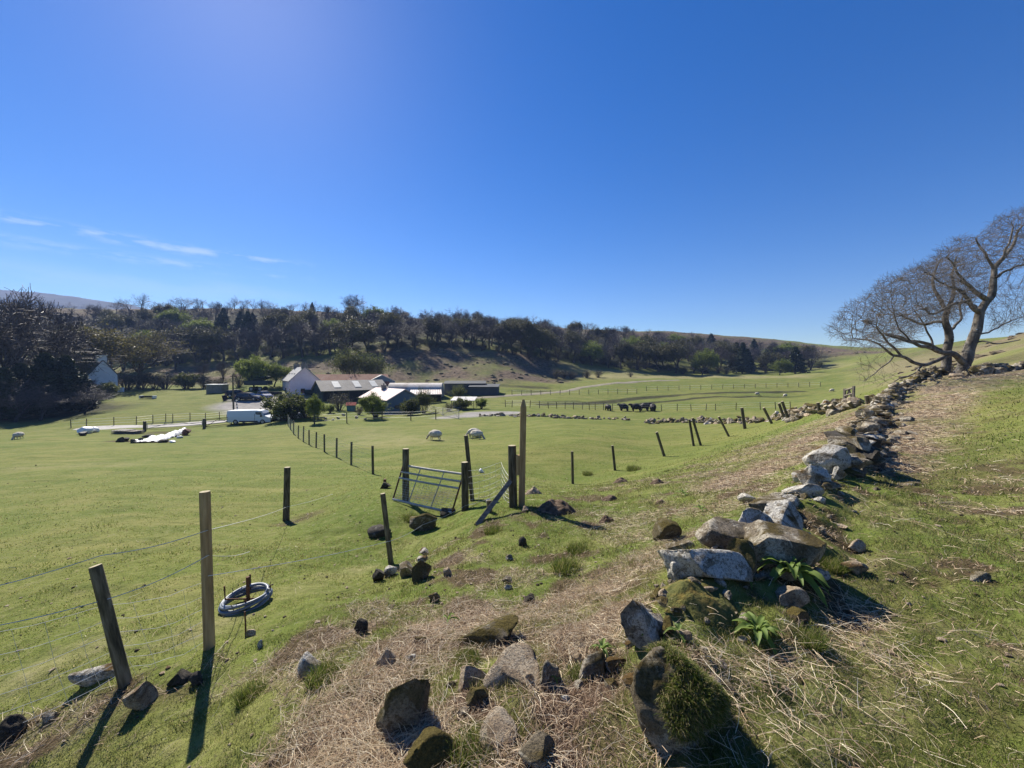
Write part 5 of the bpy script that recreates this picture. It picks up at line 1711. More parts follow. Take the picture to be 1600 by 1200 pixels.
def window(root, c, s, axis='y'):
    """frame set proud of the wall with a pane child; axis is the wall's normal"""
    w, h = s
    f = MB()
    t = .07
    for (dx, dz, sx_, sz_) in ((0, h / 2, w + t, t), (0, -h / 2, w + t, t), (-w / 2, 0, t, h - t), (w / 2, 0, t, h - t), (0, 0, t * .6, h - t), (0, 0.002, w - t, t * .6)):
        if axis == 'y': f.box((c[0] + dx, c[1], c[2] + dz), (sx_, .10, sz_))
        else: f.box((c[0], c[1] + dx, c[2] + dz), (.10, sx_, sz_))
    fo = f.build('window', [white_paint], root)
    flat('pane', c, (w, .04, h) if axis == 'y' else (.04, w, h), glass_m, fo)


def bld(px, py, label, cat, rz, name):
    b = hit(px, py)
    return thing(name, b, label, cat, math.radians(rz)), (b[1] * CP - b[2] * SP) / F


# pink farmhouse
h, s = bld(453, 618, 'pink rendered farmhouse with pale slate roof and two chimneys', 'house', 128, 'farmhouse')
W, Lh, ev, apx = -43 * s, 10.5, 23 * s, 44 * s
w_, r_ = gable(h, Lh, W, ev, apx, pink_wall, slate_grey)
chimney(r_, .55, W / 2, apx - .25, .75, 1.0); chimney(r_, Lh - .6, W / 2, apx - .25, .75, 1.0)
for x in (2.0, 5.2, 8.4): window(h, (x, .04, ev * .68), (.9, .9))
for x in (2.0, 8.4): window(h, (x, .04, ev * .22), (.9, .9))
flat('door', (5.2, .04, ev * .12), (1.0, .1, 2.0), dark_in, h)
flat('skirt_shed', (-.45, W * .62, .35), (.9, 1.6, 1.5), green_clad, h)
for x in (2.0, 5.2, 8.4):
    z = ev + (apx - ev) * .45; flat('rooflight', (x, W * .5 * .45 - .1, z + .2), (.7, .55, .10), glass_m, r_)
flat('gable_window', (-.03, W * .42, .9), (.08, .8, .9), glass_m, h)
# long grey barn, a dark panel painting the shade of its open front
h, s = bld(503.5, 627, 'long barn with grey corrugated roof, pale rooflights and dark open front', 'barn', 40, 'barn')
Lb, Wb = 100 * s * 1.05, 7.5
ev, apx = 16 * s, 31 * s
w_, r_ = gable(h, Lb, Wb, ev, apx, green_clad, fibre, .3)
flat('front_shade_panel', (Lb / 2, -.03, ev * .42), (Lb * .97, .06, ev * .9), dark_in, h)  # flat near-black panel standing in for the shade inside the barn
for x in np.arange(2.0, Lb, 2.9): MB().tube([(x, -.12, -1), (x, -.12, ev - .1)], .09, 6).build('pillar', [old_wood], h)
sl = math.atan2(apx - ev, Wb / 2)
for x in (Lb * .24, Lb * .55, Lb * .82):
    b = MB(); Mx = Matrix.Rotation(sl, 3, 'X'); b.box((0, 0, 0), (1.3, 2.6, .06), 0, Mx)
    b.build('rooflight', [rooflight], r_, loc=(x, Wb * .26, ev + (apx - ev) * .52 + .20))
# rusty upper roof behind
b = P(494, 600, 86); b[2] = Hz(b[0], b[1])
h = thing('barn', b, 'barn with rusty red iron roof behind the long grey barn', 'barn', math.radians(24))
zt = P(535, 585.5, 91)[2] - b[2]
gable(h, 15.5, 7, zt - 2.2, zt, dark_clad, rusty_roof, .3)
h2 = hit(560, 617)
o = thing('tin_shed', (P(576, 600, h2[1] + 4)[0], h2[1] + 4, Hz(P(576, 600, h2[1] + 4)[0], h2[1] + 4)), 'pale blue-grey tin gable poking up behind the barn roofs', 'shed', math.radians(115))
zt = P(582, 586.5, h2[1] + 4)[2] - o.location.z
gable(o, 3.5, -6.0, zt - 1.5, zt, blue_tin, pale_tin, .15)
# blue shed under a faded pink roof
h, s = bld(606, 648, 'low blue-clad shed with faded pink roof and small chimney', 'shed', 135, 'bungalow_shed')
ev, apx = 23 * s, 38 * s
W = -6.0
w_, r_ = gable(h, 10.0, W, ev, apx, blue_tin, pink_roof, .35)
chimney(r_, 6.3, W * .42, apx - .75, .5, 1.35, 1)
flat('window', (-.04, W * .3, ev * .5), (.08, 1.1, .5), glass_m, h)
flat('door', (-.04, W * .75, ev * .25), (.08, .9, 1.9), dark_in, h)
# rusty striped lean-to and dark store
q = hit(640, 640); dd = q[1] + 8
x0, x1 = P(640, 612, dd)[0], P(692, 612, dd + 2)[0]
o = thing('lean_to', (x0, dd, Hz(x0, dd)), 'open lean-to with a rust-streaked tin roof right of the pink roof', 'shed', math.radians(12))
zl = P(650, 617, dd)[2] - o.location.z; Ll = x1 - x0
b = MB(); b.prism([(-.4, zl), (3.6, zl + .75), (3.6, zl + .85), (-.4, zl + .1)], 0, Ll, 0, 'x'); b.build('roof', [mixed_tin], o)
flat('back_wall', (Ll / 2, 3.4, zl / 2 - .5), (Ll - .2, .1, zl + 1), dark_in, o)  # coloured near-black for the shaded space under the roof
for x in (.15, Ll / 2, Ll - .15): MB().tube([(x, 0, -.6), (x, 0, zl + .05)], .08, 6).build('pillar', [old_wood], o)
# nissen hut
dd = 84; a0, a1 = P(604, 606, dd), P(688, 606, dd)
o = thing('nissen_hut', (a0[0], dd, Hz(a0[0], dd)), 'long round-roofed nissen hut with patchy pale iron sheeting', 'shed', math.radians(3))
zt = P(640, 598.5, dd + 2)[2] - o.location.z; Ll = a1[0] - a0[0]
rr_ = 3.1; cz = zt - rr_
prof = [(rr_ + rr_ * math.cos(t), cz + rr_ * math.sin(t)) for t in np.linspace(math.pi, 0, 17)]
b = MB(); b.prism(prof, 0, Ll, 0, 'x'); b.build('roof', [nissen_m], o, False)
flat('wall', (Ll / 2, rr_, cz / 2 - .4), (Ll - .1, rr_ * 2 - .1, cz + .8), dark_clad, o)
# dark long shed and its lower lean-to
for (pa, pb, yt, yb, dd, rz, lab, nm) in ((694, 758, 600, 613, 92, 4, 'long dark flat-roofed shed beyond the round olive bush', 'dark_shed'), (733, 778, 605, 615, 90, -3, 'low dark lean-to at the right end of the farm buildings', 'dark_shed')):
    a0, a1 = P(pa, yb, dd), P(pb, yb, dd); L = a1[0] - a0[0]
    o = thing(nm, (a0[0], dd, Hz(a0[0], dd)), lab, 'shed', math.radians(rz))
    zt = P(pa, yt, dd)[2] - o.location.z
    b = MB(); b.prism([(0, -1), (4, -1), (4, zt + .5), (0, zt)], 0, L, 0, 'x'); b.build('wall', [dark_clad], o)
    b = MB(); b.prism([(-.3, zt), (4.3, zt + .54), (4.3, zt + .66), (-.3, zt + .12)], -.2, L + .2, 0, 'x'); b.build('roof', [dark_clad], o)
# small tin roofed shelter
a0 = hit(706, 642); dd = a0[1] + 2
x0, x1 = P(704, 626, dd)[0], P(742, 626, dd)[0]
o = thing('tin_shelter', (x0, dd, Hz(x0, dd)), 'small open shelter with pale corrugated roof behind the galvanised gates', 'shed', math.radians(-4))
zl = P(720, 626, dd)[2] - o.location.z; L = x1 - x0
b = MB(); b.prism([(-.3, zl), (2.6, zl + .45), (2.6, zl + .5), (-.3, zl + .06)], 0, L, 0, 'x'); b.build('roof', [pale_tin], o)
for x in (.15, L - .15):
    for y in (0, 2.3): MB().tube([(x, y, -.5), (x, y, zl + .02 + y * .15)], .06, 6).build('post', [old_wood], o)
flat('blue_tank', (L * .2, 1.1, .5), (1.2, 1.0, 1.2), mat('blue_plastic', [(.10, .17, .26), (.15, .23, .33)], 3, .6), o)
# white cottage among the trees
h, s = bld(139, 615, 'white gabled cottage with dark slate roof half hidden by trees', 'house', 160, 'cottage')
W, ev, apx = -4.8, 29 * s, 52 * s
w_, r_ = gable(h, 10, W, ev, apx, white_wall, slate_dark, .15)
b = MB(); b.box((.5, W / 2, apx + .35), (.9, 1.5, 1.5)); b.box((.5, W / 2, apx + 1.12), (1.05, 1.65, .14)); ch = b.build('chimney', [white_wall], r_)
for yy in (-.35, .35): MB().tube([(.5, W / 2 + yy, apx + 1.18), (.5, W / 2 + yy, apx + 1.6)], [.16, .13], 8).build('chimney_pot', [chimney_m], ch)
for x in (2.2, 6.5): window(h, (x, .04, ev * .55), (1.0, 1.2))
b = MB(); b.box((1.0, 0, 0), (2.0, .03, .03))
o = thing('garden_wall', hit(176, 612), 'low whitewashed garden wall end right of the cottage', 'wall', .2)
b = MB(); b.box((.9, 0, .3), (2.4, .35, 1.1)); b.box((.9, 0, .88), (2.5, .42, .1)); b.build('wall', [white_wall], o)

# ------------------------------------------------------------------ vehicles and yard things
van_white = mat('white_van_paint', [(.62, .66, .70), (.68, .71, .74)], .5, .35, spec=.5)
navy = mat('navy_car_paint', [(.010, .014, .030), (.014, .018, .036)], .5, .25, spec=.5)
blue_car = mat('blue_car_paint', [(.02, .05, .16), (.03, .06, .18)], .5, .25, spec=.5)
silver_car = mat('silver_car_paint', [(.40, .41, .42), (.46, .47, .48)], .5, .3, spec=.5)
tyre_m = mat('tyre_rubber', [(.015, .015, .015), (.025, .025, .025)], 8, .85)
rim_m = mat('steel_rim', [(.30, .30, .31), (.42, .42, .43)], 8, .4, metal=.7)
trim_m = mat('black_trim', [(.015, .015, .016), (.022, .022, .023)], 8, .6)
lamp_m = mat('headlamp_glass', [(.55, .56, .58), (.7, .7, .72)], 8, .15, spec=.6)
tail_m = mat('tail_lamp', [(.30, .015, .012), (.4, .03, .02)], 8, .25)


def loft(prof_rows, mi=0):
    """closed body from cross sections: rows of (x, half width list, z list)"""
    b = MB(); n = len(prof_rows[0][1]); V = []
    for x, ws, zs in prof_rows:
        V += [(x, w, z) for w, z in zip(ws, zs)] + [(x, -w, z) for w, z in list(zip(ws, zs))[::-1]]
    m2 = 2 * n; f = []
    for i in range(len(prof_rows) - 1):
        for k in range(m2):
            k2 = (k + 1) % m2
            f.append((i * m2 + k, (i + 1) * m2 + k, (i + 1) * m2 + k2, i * m2 + k2))
    f.append(tuple(range(m2))); f.append(tuple(range(len(V) - 1, len(V) - 1 - m2, -1)))
    return b.add(V, f, mi)


def wheels(root, xs, half, r):
    for x in xs:
        for s_ in (1, -1):
            y = s_ * half
            w = MB().tube([(x, y - .11, r), (x, y + .11, r)], r, 18).build('wheel', [tyre_m], root, True)
            MB().tube([(x, y + s_ * .10, r), (x, y + s_ * .125, r)], r * .62, 14).build('rim', [rim_m], w, True)


def vehicle(name, px, py, label, rz, kind, paint, L):
    b = hit(px, py); o = thing(name, b, label, 'van' if kind == 'van' else 'car', math.radians(rz))
    if kind == 'van':
        H_, w = 1.95, .95
        rows = [(-L / 2, .30), (-L / 2 + .03, .97), (L * .16, 1.0), (L * .27, .97), (L * .36, .62), (L * .47, .50), (L / 2, .42)]
        R = []
        for x, t in rows:
            top = H_ * t if t > .35 else H_ * .9
            bw = w * (.96 if x > L * .4 else 1)
            tw = w * (.86 if t > .6 else .93)
            R.append((x, [bw * .97, bw, bw, tw, tw * .9], [.28, .42, min(1.05, top * .9), top * .97, top]))
        R[0] = (-L / 2, [w * .96, w * .98, w * .98, w * .85, w * .76], [.30, .45, 1.05, H_ * .93, H_ * .95])
        loft(R).build('body', [paint], o, False)
        wheels(o, (-L * .30, L * .32), .86, .33)
        for s_ in (1, -1):
            gl = MB(); y = s_ * w * .955
            gl.add([(L * .155, y + s_ * .02, 1.08), (L * .335, y + s_ * .015, 1.05), (L * .275, y - s_ * .03, 1.68), (L * .155, y - s_ * .05, 1.74)], [(0, 1, 2, 3) if s_ < 0 else (3, 2, 1, 0)])
            gl.build('side_window', [glass_m], o)
            flat('sill', (0, s_ * (w + .005), .40), (L * .42, .03, .16), trim_m, o)
            flat('headlight', (L * .475, s_ * .68, .78), (.18, .34, .22), lamp_m, o)
            flat('mirror', (L * .30, s_ * (w + .14), 1.18), (.12, .22, .26), trim_m, o)
            flat('tail_light', (-L / 2 - .01, s_ * .86, 1.1), (.05, .12, .5), tail_m, o)
            flat('door_seam', (L * .14, s_ * (w + .002), .95), (.025, .02, 1.05), trim_m, o)
        ws = MB(); ws.add([(L * .362, .78, 1.22), (L * .362, -.78, 1.22), (L * .278, -.70, 1.80), (L * .278, .70, 1.80)], [(3, 2, 1, 0)]); ws.build('windscreen', [glass_m], o)
        flat('bumper', (L / 2 - .02, 0, .42), (.16, 1.75, .26), trim_m, o)
        flat('bumper', (-L / 2 - .02, 0, .40), (.12, 1.8, .2), trim_m, o)
    else:
        w = .86
        rows = [(-L * .5, .55, .75), (-L * .47, .80, .80), (-L * .36, .93, .80), (L * .18, .95, .84), (L * .40, .84, .80), (L * .49, .66, .72), (L * .5, .5, .66)]
        loft([(x, [w * k, w * 1.0 * (k / .8) ** .3, w * (k / .8) ** .4 * .98, w * k], [.22, .4, t * .82, t]) for x, t, k in rows]).build('body', [paint], o, False)
        cab = [(-L * .46, .90, .88), (-L * .36, 1.40, .74), (-L * .05, 1.46, .73), (L * .06, 1.42, .72), (L * .22, .93, .84)]
        loft([(x, [w * .90, w * k * .98, w * k * .94], [.85, max(.86, z * .97), max(.87, z)]) for x, z, k in cab]).build('cabin', [paint], o, False)
        for s_ in (1, -1):
            g = MB(); f_ = (0, 1, 2, 3) if s_ < 0 else (3, 2, 1, 0)
            for (xa, xb, xc, xd) in ((-L * .40, -L * .16, -L * .17, -L * .35), (-L * .15, L * .17, L * .05, -L * .15)):
                g.add([(xa, s_ * .795, .93), (xb, s_ * .80, .93), (xc, s_ * .665, 1.36), (xd, s_ * .665, 1.34)], [f_])
            g.build('side_window', [glass_m], o)
            flat('headlight', (L * .475, s_ * .58, .62), (.14, .3, .14), lamp_m, o)
            flat('tail_light', (-L * .492, s_ * .60, .74), (.08, .24, .16), tail_m, o)
            flat('mirror', (L * .14, s_ * .95, .98), (.12, .18, .13), trim_m, o)
        ws = MB(); ws.add([(L * .225, .68, .95), (L * .225, -.68, .95), (L * .075, -.58, 1.40), (L * .075, .58, 1.40)], [(3, 2, 1, 0)]); ws.build('windscreen', [glass_m], o)
        wheels(o, (-L * .30, L * .31), .78, .31)
    return o


vehicle('parked_van', 395, 661.5, 'white panel van parked nose right at the lane end', 3, 'van', van_white, 65 * hit(395, 661.5)[1] / F)
vehicle('parked_car', 390, 625.5, 'dark navy car parked broadside in the farmyard', -6, 'car', navy, 5.0)
vehicle('parked_car', 413, 622.5, 'blue car parked behind the dark navy car', -38, 'car', blue_car, 4.2)
vehicle('parked_car', 441, 658, 'silver car nearly hidden behind the green bush', 12, 'car', silver_car, 4.1).location.y += 2.0
vehicle('parked_car', 372, 620, 'black car seen behind the farmyard pole', 30, 'car', trim_m, 4.2)
# telegraph pole and banded marker
b = hit(365, 642); d = b[1] * CP - b[2] * SP
o = thing('telegraph_pole', b, 'tall dark timber pole at the left edge of the farmyard', 'pole')
zt = P(365, 585, d)[2] - b[2]
MB().tube([(0, 0, -.4), (0, 0, zt)], [.15, .11], 10).build('pole', [old_wood], o, True)
MB().tube([(-.45, 0, zt - .35), (.45, 0, zt - .35)], .05, 6).build('cross_arm', [old_wood], o)
b = hit(371, 641)
o = thing('marker_post', b, 'white banded marker post leaning beside the pole', 'marker post', 0)
o.rotation_euler = (0, math.radians(-5), 0)
MB().tube([(0, 0, -.2), (0, 0, 1.95)], .09, 8).build('post', [trim_m], o)
for k in range(4): MB().tube([(0, 0, .1 + k * .48), (.02, 0, .38 + k * .48)], .10, 8).build('band', [white_paint], o)
# trailer with dark load, pale shed, skip, troughs
b = hit(404, 611); s = b[1] / F
o = thing('farm_trailer', b, 'tall dark farm trailer heaped with a dark green load', 'trailer', math.radians(4))
Lt = 38 * s
v, f = rock_shape(77, 3, 3, .08); lo = MB(); lo.add(v * np.array([Lt / 2 * 1.05, 1.2, .7]) + np.array([0, 0, 2.65]), [tuple(q) for q in f])
lo.build('load', [mat('dark_green_netting', [(.012, .025, .016), (.03, .05, .03)], 4, .95)], o, True)
b_ = MB(); b_.box((0, 0, 1.35), (Lt * .92, 2.0, .15)); b_.box((0, -1.0, 1.85), (Lt * .92, .08, .8)); b_.box((0, 1.0, 1.85), (Lt * .92, .08, .8)); b_.box((-Lt * .46, 0, 1.85), (.08, 1.9, .8)); b_.build('bed', [dark_clad], o)
wheels(o, (-.9, .9), 1.0, .5)
MB().tube([(Lt * .4, 0, 1.2), (Lt * .6, 0, .7)], .07, 6).build('drawbar', [rust_m], o)
b = hit(340, 613); s = b[1] / F
o = thing('pale_shed', b, 'small shed with a white flat roof behind the lawn', 'shed', .05)
flat('wall', (0, 0, .55), (23 * s, 2.2, 2.2), mat('weathered_grey_boards', [(.16, .16, .15), (.24, .24, .22)], 2, .9), o)
flat('roof', (0, 0, 1.72), (25 * s, 2.6, .12), white_paint, o)
b = hit(430, 617.5); s = b[1] / F
o = thing('barrier', b, 'long low black barrier between the cars and the pink farmhouse', 'barrier', .03)
flat('panel', (0, 0, .4), (21 * s, .12, .65), trim_m, o)
for x in (-10 * s, 0, 10 * s): flat('foot', (x, 0, .02), (.12, .5, .16), trim_m, o)
b = hit(359, 626); s = b[1] / F
o = thing('skip', b, 'black open skip left of the farmyard pole', 'skip', .1)
bb = MB(); bb.prism([(-.8, 0), (.8, 0), (1.0, 1.05), (.9, 1.05), (.72, .1), (-.72, .1), (-.9, 1.05), (-1.0, 1.05)], -.7, .7, 0); bb.build('tub', [trim_m], o)
b = hit(231, 622.5)
o = thing('feed_trough', b, 'small white-ended feed trough on the far lawn', 'trough', .05)
bb = MB(); bb.prism([(-.3, .15), (.3, .15), (.45, .5), (.38, .5), (.26, .22), (-.26, .22), (-.38, .5), (-.45, .5)], -1.2, 1.2, 0, 'x'); bb.build('trough', [trim_m], o)
for x in (-1.25, 1.25): flat('end', (x, 0, .28), (.25, .8, .55), white_paint, o)
b = hit(200, 677); s = b[1] / F
o = thing('pallet_stack', b, 'flat stack of pale timber slats beside the left lane gatepost', 'timber stack', -.1)
for k in range(3): flat('board', (0, 0, .06 + k * .12), (40 * s, 1.2, .05), grey_wood, o)
for k in range(5): flat('slat', (-20 * s + .3 + k * .38, -.1, .40), (.2, 1.25, .05), pale_rail, o)
sheet_m = mat('white_plastic_sheet', [(.40, .41, .43), (.66, .67, .69)], 3, .5, 5, 1.0, .1)
white_sack = mat('white_plastic_sack', [(.66, .66, .66), (.80, .80, .79)], 3, .5, 8, .6, .04)
a0, a1 = hit(226, 692), hit(288, 675)
n0, n1 = 60, 16; U, Vv = np.meshgrid(np.linspace(0, 1, n0), np.linspace(-1, 1, n1), indexing='ij')
t_ = (a1 - a0)[:2]; nr_ = np.array([-t_[1], t_[0]]) / np.linalg.norm(t_)
X = a0[0] + t_[0] * U + nr_[0] * Vv * (.85 - .5 * U); Y = a0[1] + t_[1] * U + nr_[1] * Vv * (.85 - .5 * U)
Z = Hs(X, Y) + .10 + .20 * np.abs(fbm(X * 1.6, Y * 1.6, octaves=4)) + .35 * U * (1 - Vv ** 2) - .12 * (np.abs(Vv) > .95)
i, j = np.meshgrid(np.arange(n0 - 1), np.arange(n1 - 1), indexing='ij')
o = link('plastic_sheet', mesh_np('plastic_sheet', np.stack([X - a0[0], Y - a0[1], Z - a0[2]], -1).reshape(-1, 3), np.stack([i * n1 + j, (i + 1) * n1 + j, (i + 1) * n1 + j + 1, i * n1 + j + 1], -1).reshape(-1, 4), sheet_m, True), None, a0)
tag(o, 'long crumpled white plastic sheet on rubble at the pasture edge', 'plastic sheet')
rock(129, 678, 20, 11, 'white plastic sack lying by the lane, left of two', white_sack, 401, .8, name='plastic_sack', cat='sack', cuts=3)
rock(144, 676, 14, 9, 'white plastic sack lying by the lane, right of two', white_sack, 402, .8, name='plastic_sack', cat='sack', cuts=3)
rock(127, 681, 12, 6, 'dark tub in front of the white sacks', trim_m, 403, .8, name='tub', cat='tub', cuts=4)
rock(290, 680, 13, 10, 'reddish brown lump of scrub at the end of the plastic sheet', rust_m, 404, .8, name='scrub_lump', cat='scrub')
rock(267, 692, 10, 4, 'small white sack below the plastic sheet', white_sack, 405, .8, name='plastic_sack', cat='sack', cuts=3)
rock(279, 685, 9, 4, 'small white sack close against the plastic sheet', white_sack, 406, .8, name='plastic_sack', cat='sack', cuts=3)
for k, (x, y, w, h_) in enumerate([(184, 691, 10, 8), (193, 690, 12, 6), (206, 692, 12, 6), (217, 691, 9, 7), (228, 684, 14, 5), (252, 692, 14, 5)]):
    rock(x, y, w, h_, 'dark rubble stone in the hollow by the white plastic sheet', dark_rock, 410 + k, .9, group='rubble by the plastic sheet', sub=3)
rock(752, 739, 8, 7, 'small clump of white wool lying on the grass behind the wire netting', white_sack, 420, .8, name='wool_clump', cat='wool clump', cuts=2, rough=.15)
rock(763, 786, 8, 6, 'small clump of white wool caught on the stump', white_sack, 421, .8, name='wool_clump', cat='wool clump', cuts=2, rough=.15)
hay_m = mat('dry_hay', [(.12, .09, .06), (.26, .20, .14), (.36, .30, .22)], 9, 1.0, 30, 1.0, .03)
mound(834, 772, 30, 16, 'tan clump of pulled dead bracken right of the pointed gatepost', 55, hay_m, 'bracken_clump', 'bracken clump')
moss_m = mat('orange_moss', [(.045, .055, .014), (.10, .10, .028), (.18, .125, .028)], 9, 1.0, 40, 1.0, .02)
mound(1112, 985, 150, 30, 'mossy turf bank with an orange patch between the white boulders', 56, moss_m, 'moss_bank', 'moss bank', rough=.35)
b = hit(549, 642); s = b[1] / F
o = thing('hen_coop', b, 'little teal hen coop with a red roof in the farm garden', 'hen coop', .3)
flat('wall', (0, 0, .5), (1.3, 1.0, 1.0), mat('teal_paint', [(.10, .22, .21), (.15, .28, .26)], 3, .7), o)
bb = MB(); bb.prism([(-.75, .98), (.75, .98), (0, 1.45)], -.8, .8, 0, 'x'); bb.build('roof', [mat('red_felt', [(.30, .06, .04), (.38, .10, .07)], 3, .9)], o)
for k, (x_, y_, w_, h_) in enumerate([(520, 657, 5, 3), (528, 655, 6, 4), (556, 654, 6, 4), (570, 656, 5, 3), (536, 650, 6, 4), (508, 655, 4, 3)]):
    rock(x_, y_, w_, h_, 'pale garden stone among the plants by the garden fence', pale_rock, 700 + k, .9, group='pale garden stones', sub=2)
# coil of pipe on a spinner
b = hit(386, 944); d = b[1] * CP - b[2] * SP; s = d / F
pipe_m = mat('blue_grey_pipe', [(.10, .125, .155), (.17, .195, .23)], 6, .45, spec=.5)
o = thing('pipe_coil', b, 'coil of blue-grey water pipe lying on a rusty spinner', 'pipe coil')
R0 = 33 * s; rr = random.Random(3)
pts = []
for k in range(6 * 36 + 1):
    a = k / 36 * 2 * math.pi; ly = int(k / 36)
    rad_ = R0 * (1 - .055 * (ly % 3) + .012 * math.sin(a * 3 + ly))
    pts.append((rad_ * math.cos(a), rad_ * math.sin(a), .035 + .03 * (ly // 2) + .012 * math.sin(a * 2 + ly)))
MB().tube(pts, .0165, 8).build('pipe', [pipe_m], o, True)
for k in range(4):
    a = k * 2.1 + .4
    MB().tube([(R0 * .92 * math.cos(a), R0 * .92 * math.sin(a), .02), (R0 * .95 * math.cos(a), R0 * .95 * math.sin(a), .10), (R0 * 1.04 * math.cos(a), R0 * 1.04 * math.sin(a), .15)], .004, 5).build('tie', [rust_m], o)
o.rotation_euler = (0, math.radians(-7), .2)
q = thing('pipe_spinner', b + np.array([0, .02, 0]), 'rusty spinner frame with upright rod inside the pipe coil', 'spinner')
for k in range(4):
    a = k * math.pi / 2 + .5
    MB().tube([(0, 0, .05), (R0 * .88 * math.cos(a), R0 * .88 * math.sin(a), .05 - .06 * math.cos(a)), (R0 * .9 * math.cos(a), R0 * .9 * math.sin(a), .2 - .06 * math.cos(a))], .009, 6).build('arm', [rust_m], q)
MB().tube([(0, 0, -.1), (0, 0, .30)], .018, 8).build('rod', [rust_m], q)
b = hit(384, 990); d = b[1]
o = MB().tube([(0, 0, -.1), (0, .0, .5 * 60 * d / F * .55), (-.005, 0, 36 * d / F)], .007, 6).build('iron_rod', [rust_m], None, loc=b)
tag(o, 'thin rusty rod standing in the turf below the pipe coil', 'rod')
pstub = hit(601, 755)
o = MB().tube([(0, 0, -.1), (0.01, 0, .14)], .05, 8).build('post_stub', [rust_m], None, loc=pstub)
tag(o, 'broken post stub left of the leaning gate', 'post stub')

# ------------------------------------------------------------------ animals
def skinned(name, vs, es, rad, levels=2):
    me = bpy.data.meshes.new(name); me.from_pydata(vs, es, [])
    ob = bpy.data.objects.new(name, me); COL.objects.link(ob)
    mod = ob.modifiers.new('skin', 'SKIN')
    for v, r in zip(me.skin_vertices[0].data, rad):
        v.radius = (r, r) if np.isscalar(r) else r
    me.skin_vertices[0].data[0].use_root = True
    sub = ob.modifiers.new('sub', 'SUBSURF'); sub.levels = levels; sub.render_levels = levels
    dg = bpy.context.evaluated_depsgraph_get()
    res = bpy.data.meshes.new_from_object(ob.evaluated_get(dg)); res.name = name
    bpy.data.objects.remove(ob)
    for p in res.polygons: p.use_smooth = True
    return res


def quad_skeleton(L, back, chest, belly, leg, head, grazing, sidey):
    """pelvis root, spine, neck, head, four jointed legs; faces +x"""
    V = [(-L * .42, 0, back * .86), (-L * .2, 0, back * .83), (L * .1, 0, back * .82), (L * .36, 0, back * .86)]
    R = [belly * .92, belly, belly * 1.05, chest]
    E = [(0, 1), (1, 2), (2, 3)]
    if grazing: nk = [(L * .55, 0, back * .72), (L * .72, 0, back * .36), (L * .80, 0, back * .16), (L * .86, 0, back * .03)]
    else: nk = [(L * .52, 0, back * 1.0), (L * .62, 0, back * 1.16), (L * .76, 0, back * 1.14), (L * .90, 0, back * 1.04)]
    for p, r in zip(nk, (chest * .6, head * 1.0, head * 1.05, head * .6)):
        V.append(p); R.append(r); E.append((len(V) - 2 if len(V) > 5 else 3, len(V) - 1))
    E[3] = (3, 4)
    for sx_, sy in ((1, 1), (1, -1), (-1, 1), (-1, -1)):
        a = 3 if sx_ > 0 else 0; x = V[a][0] - (.04 * L if sx_ > 0 else -.02 * L); y = sy * sidey
        st = [(x, y, back * .58), (x + (.02 if sx_ > 0 else .06) * L, y, back * .42), (x + (.02 if sx_ > 0 else -.05) * L, y, back * .22), (x + (.0 if sx_ > 0 else -.02) * L, y, .03), (x + .05 * L, y, .0)]
        pr = a
        for p, r in zip(st, (leg * 2.0, leg * 1.5, leg * .95, leg * .75, leg * .85)):
            V.append(p); R.append(r); E.append((pr, len(V) - 1)); pr = len(V) - 1
    V.append((-L * .52, 0, back * .80)); R.append(leg * .7); E.append((0, len(V) - 1))
    V.append((-L * .55, 0, back * .45)); R.append(leg * .5); E.append((len(V) - 2, len(V) - 1))
    return V, E, R


sheep_skin = mat('sheep_skin', [(.36, .31, .25), (.48, .43, .36)], 8, .9)
fleece_m = mat('sheep_fleece', [(.42, .37, .28), (.58, .53, .43), (.66, .61, .52)], 6, 1.0, 26, 1.0, .05)
cow_m = mat('black_cow_hide', [(.010, .009, .008), (.024, .020, .018)], 3, .6, 20, .2, .02)
V, E, R = quad_skeleton(1.0, .66, .16, .17, .034, .085, True, .13)
sheep_g = skinned('sheep', V, E, R); sheep_g.materials.append(sheep_skin)
V, E, R = quad_skeleton(1.0, .66, .16, .17, .034, .085, False, .13)
sheep_u = skinned('sheep', V, E, R); sheep_u.materials.append(sheep_skin)
v, f = ico(4); nn = fbm(v[:, 0] * 5, v[:, 1] * 5, v[:, 2] * 5, 4)
fl = v * (1 + .07 * nn)[:, None] * np.array([.60, .38, .36]); fl[:, 2] *= np.where(fl[:, 2] < 0, .85, 1)
fleece_me = mesh_np('fleece', fl + np.array([-.02, 0, .53]), f, fleece_m, True)
ears = MB()
V, E, R = quad_skeleton(1.75, 1.24, .58, .66, .15, .24, False, .28)
cow_u = skinned('cow', V, E, R); cow_u.materials.append(cow_m)
V, E, R = quad_skeleton(1.75, 1.24, .58, .66, .15, .24, True, .28)
cow_g = skinned('cow', V, E, R); cow_g.materials.append(cow_m)


def sheep(px, py, rz, graze, label, s=.84, group='sheep in the pastures', dz=0):
    b = hit(px, py)
    o = link('sheep', sheep_g if graze else sheep_u, None, b + np.array([0, dz, 0]), (0, 0, math.radians(rz)))
    o.location.z = Hz(o.location.x, o.location.y); o.scale = (s, s, s)
    link('fleece', fleece_me, o)
    hx, hz_ = (.80, .14) if graze else (.66, .80)
    for sy in (1, -1):
        link('ear', MB().tube([(hx - .05, sy * .06, hz_), (hx - .07, sy * .12, hz_ + .03), (hx - .07, sy * .17, hz_ + .01)], [.02, .03, .008], 6).mesh('ear', [sheep_skin], True), o)
    return tag(o, label, 'sheep', group)


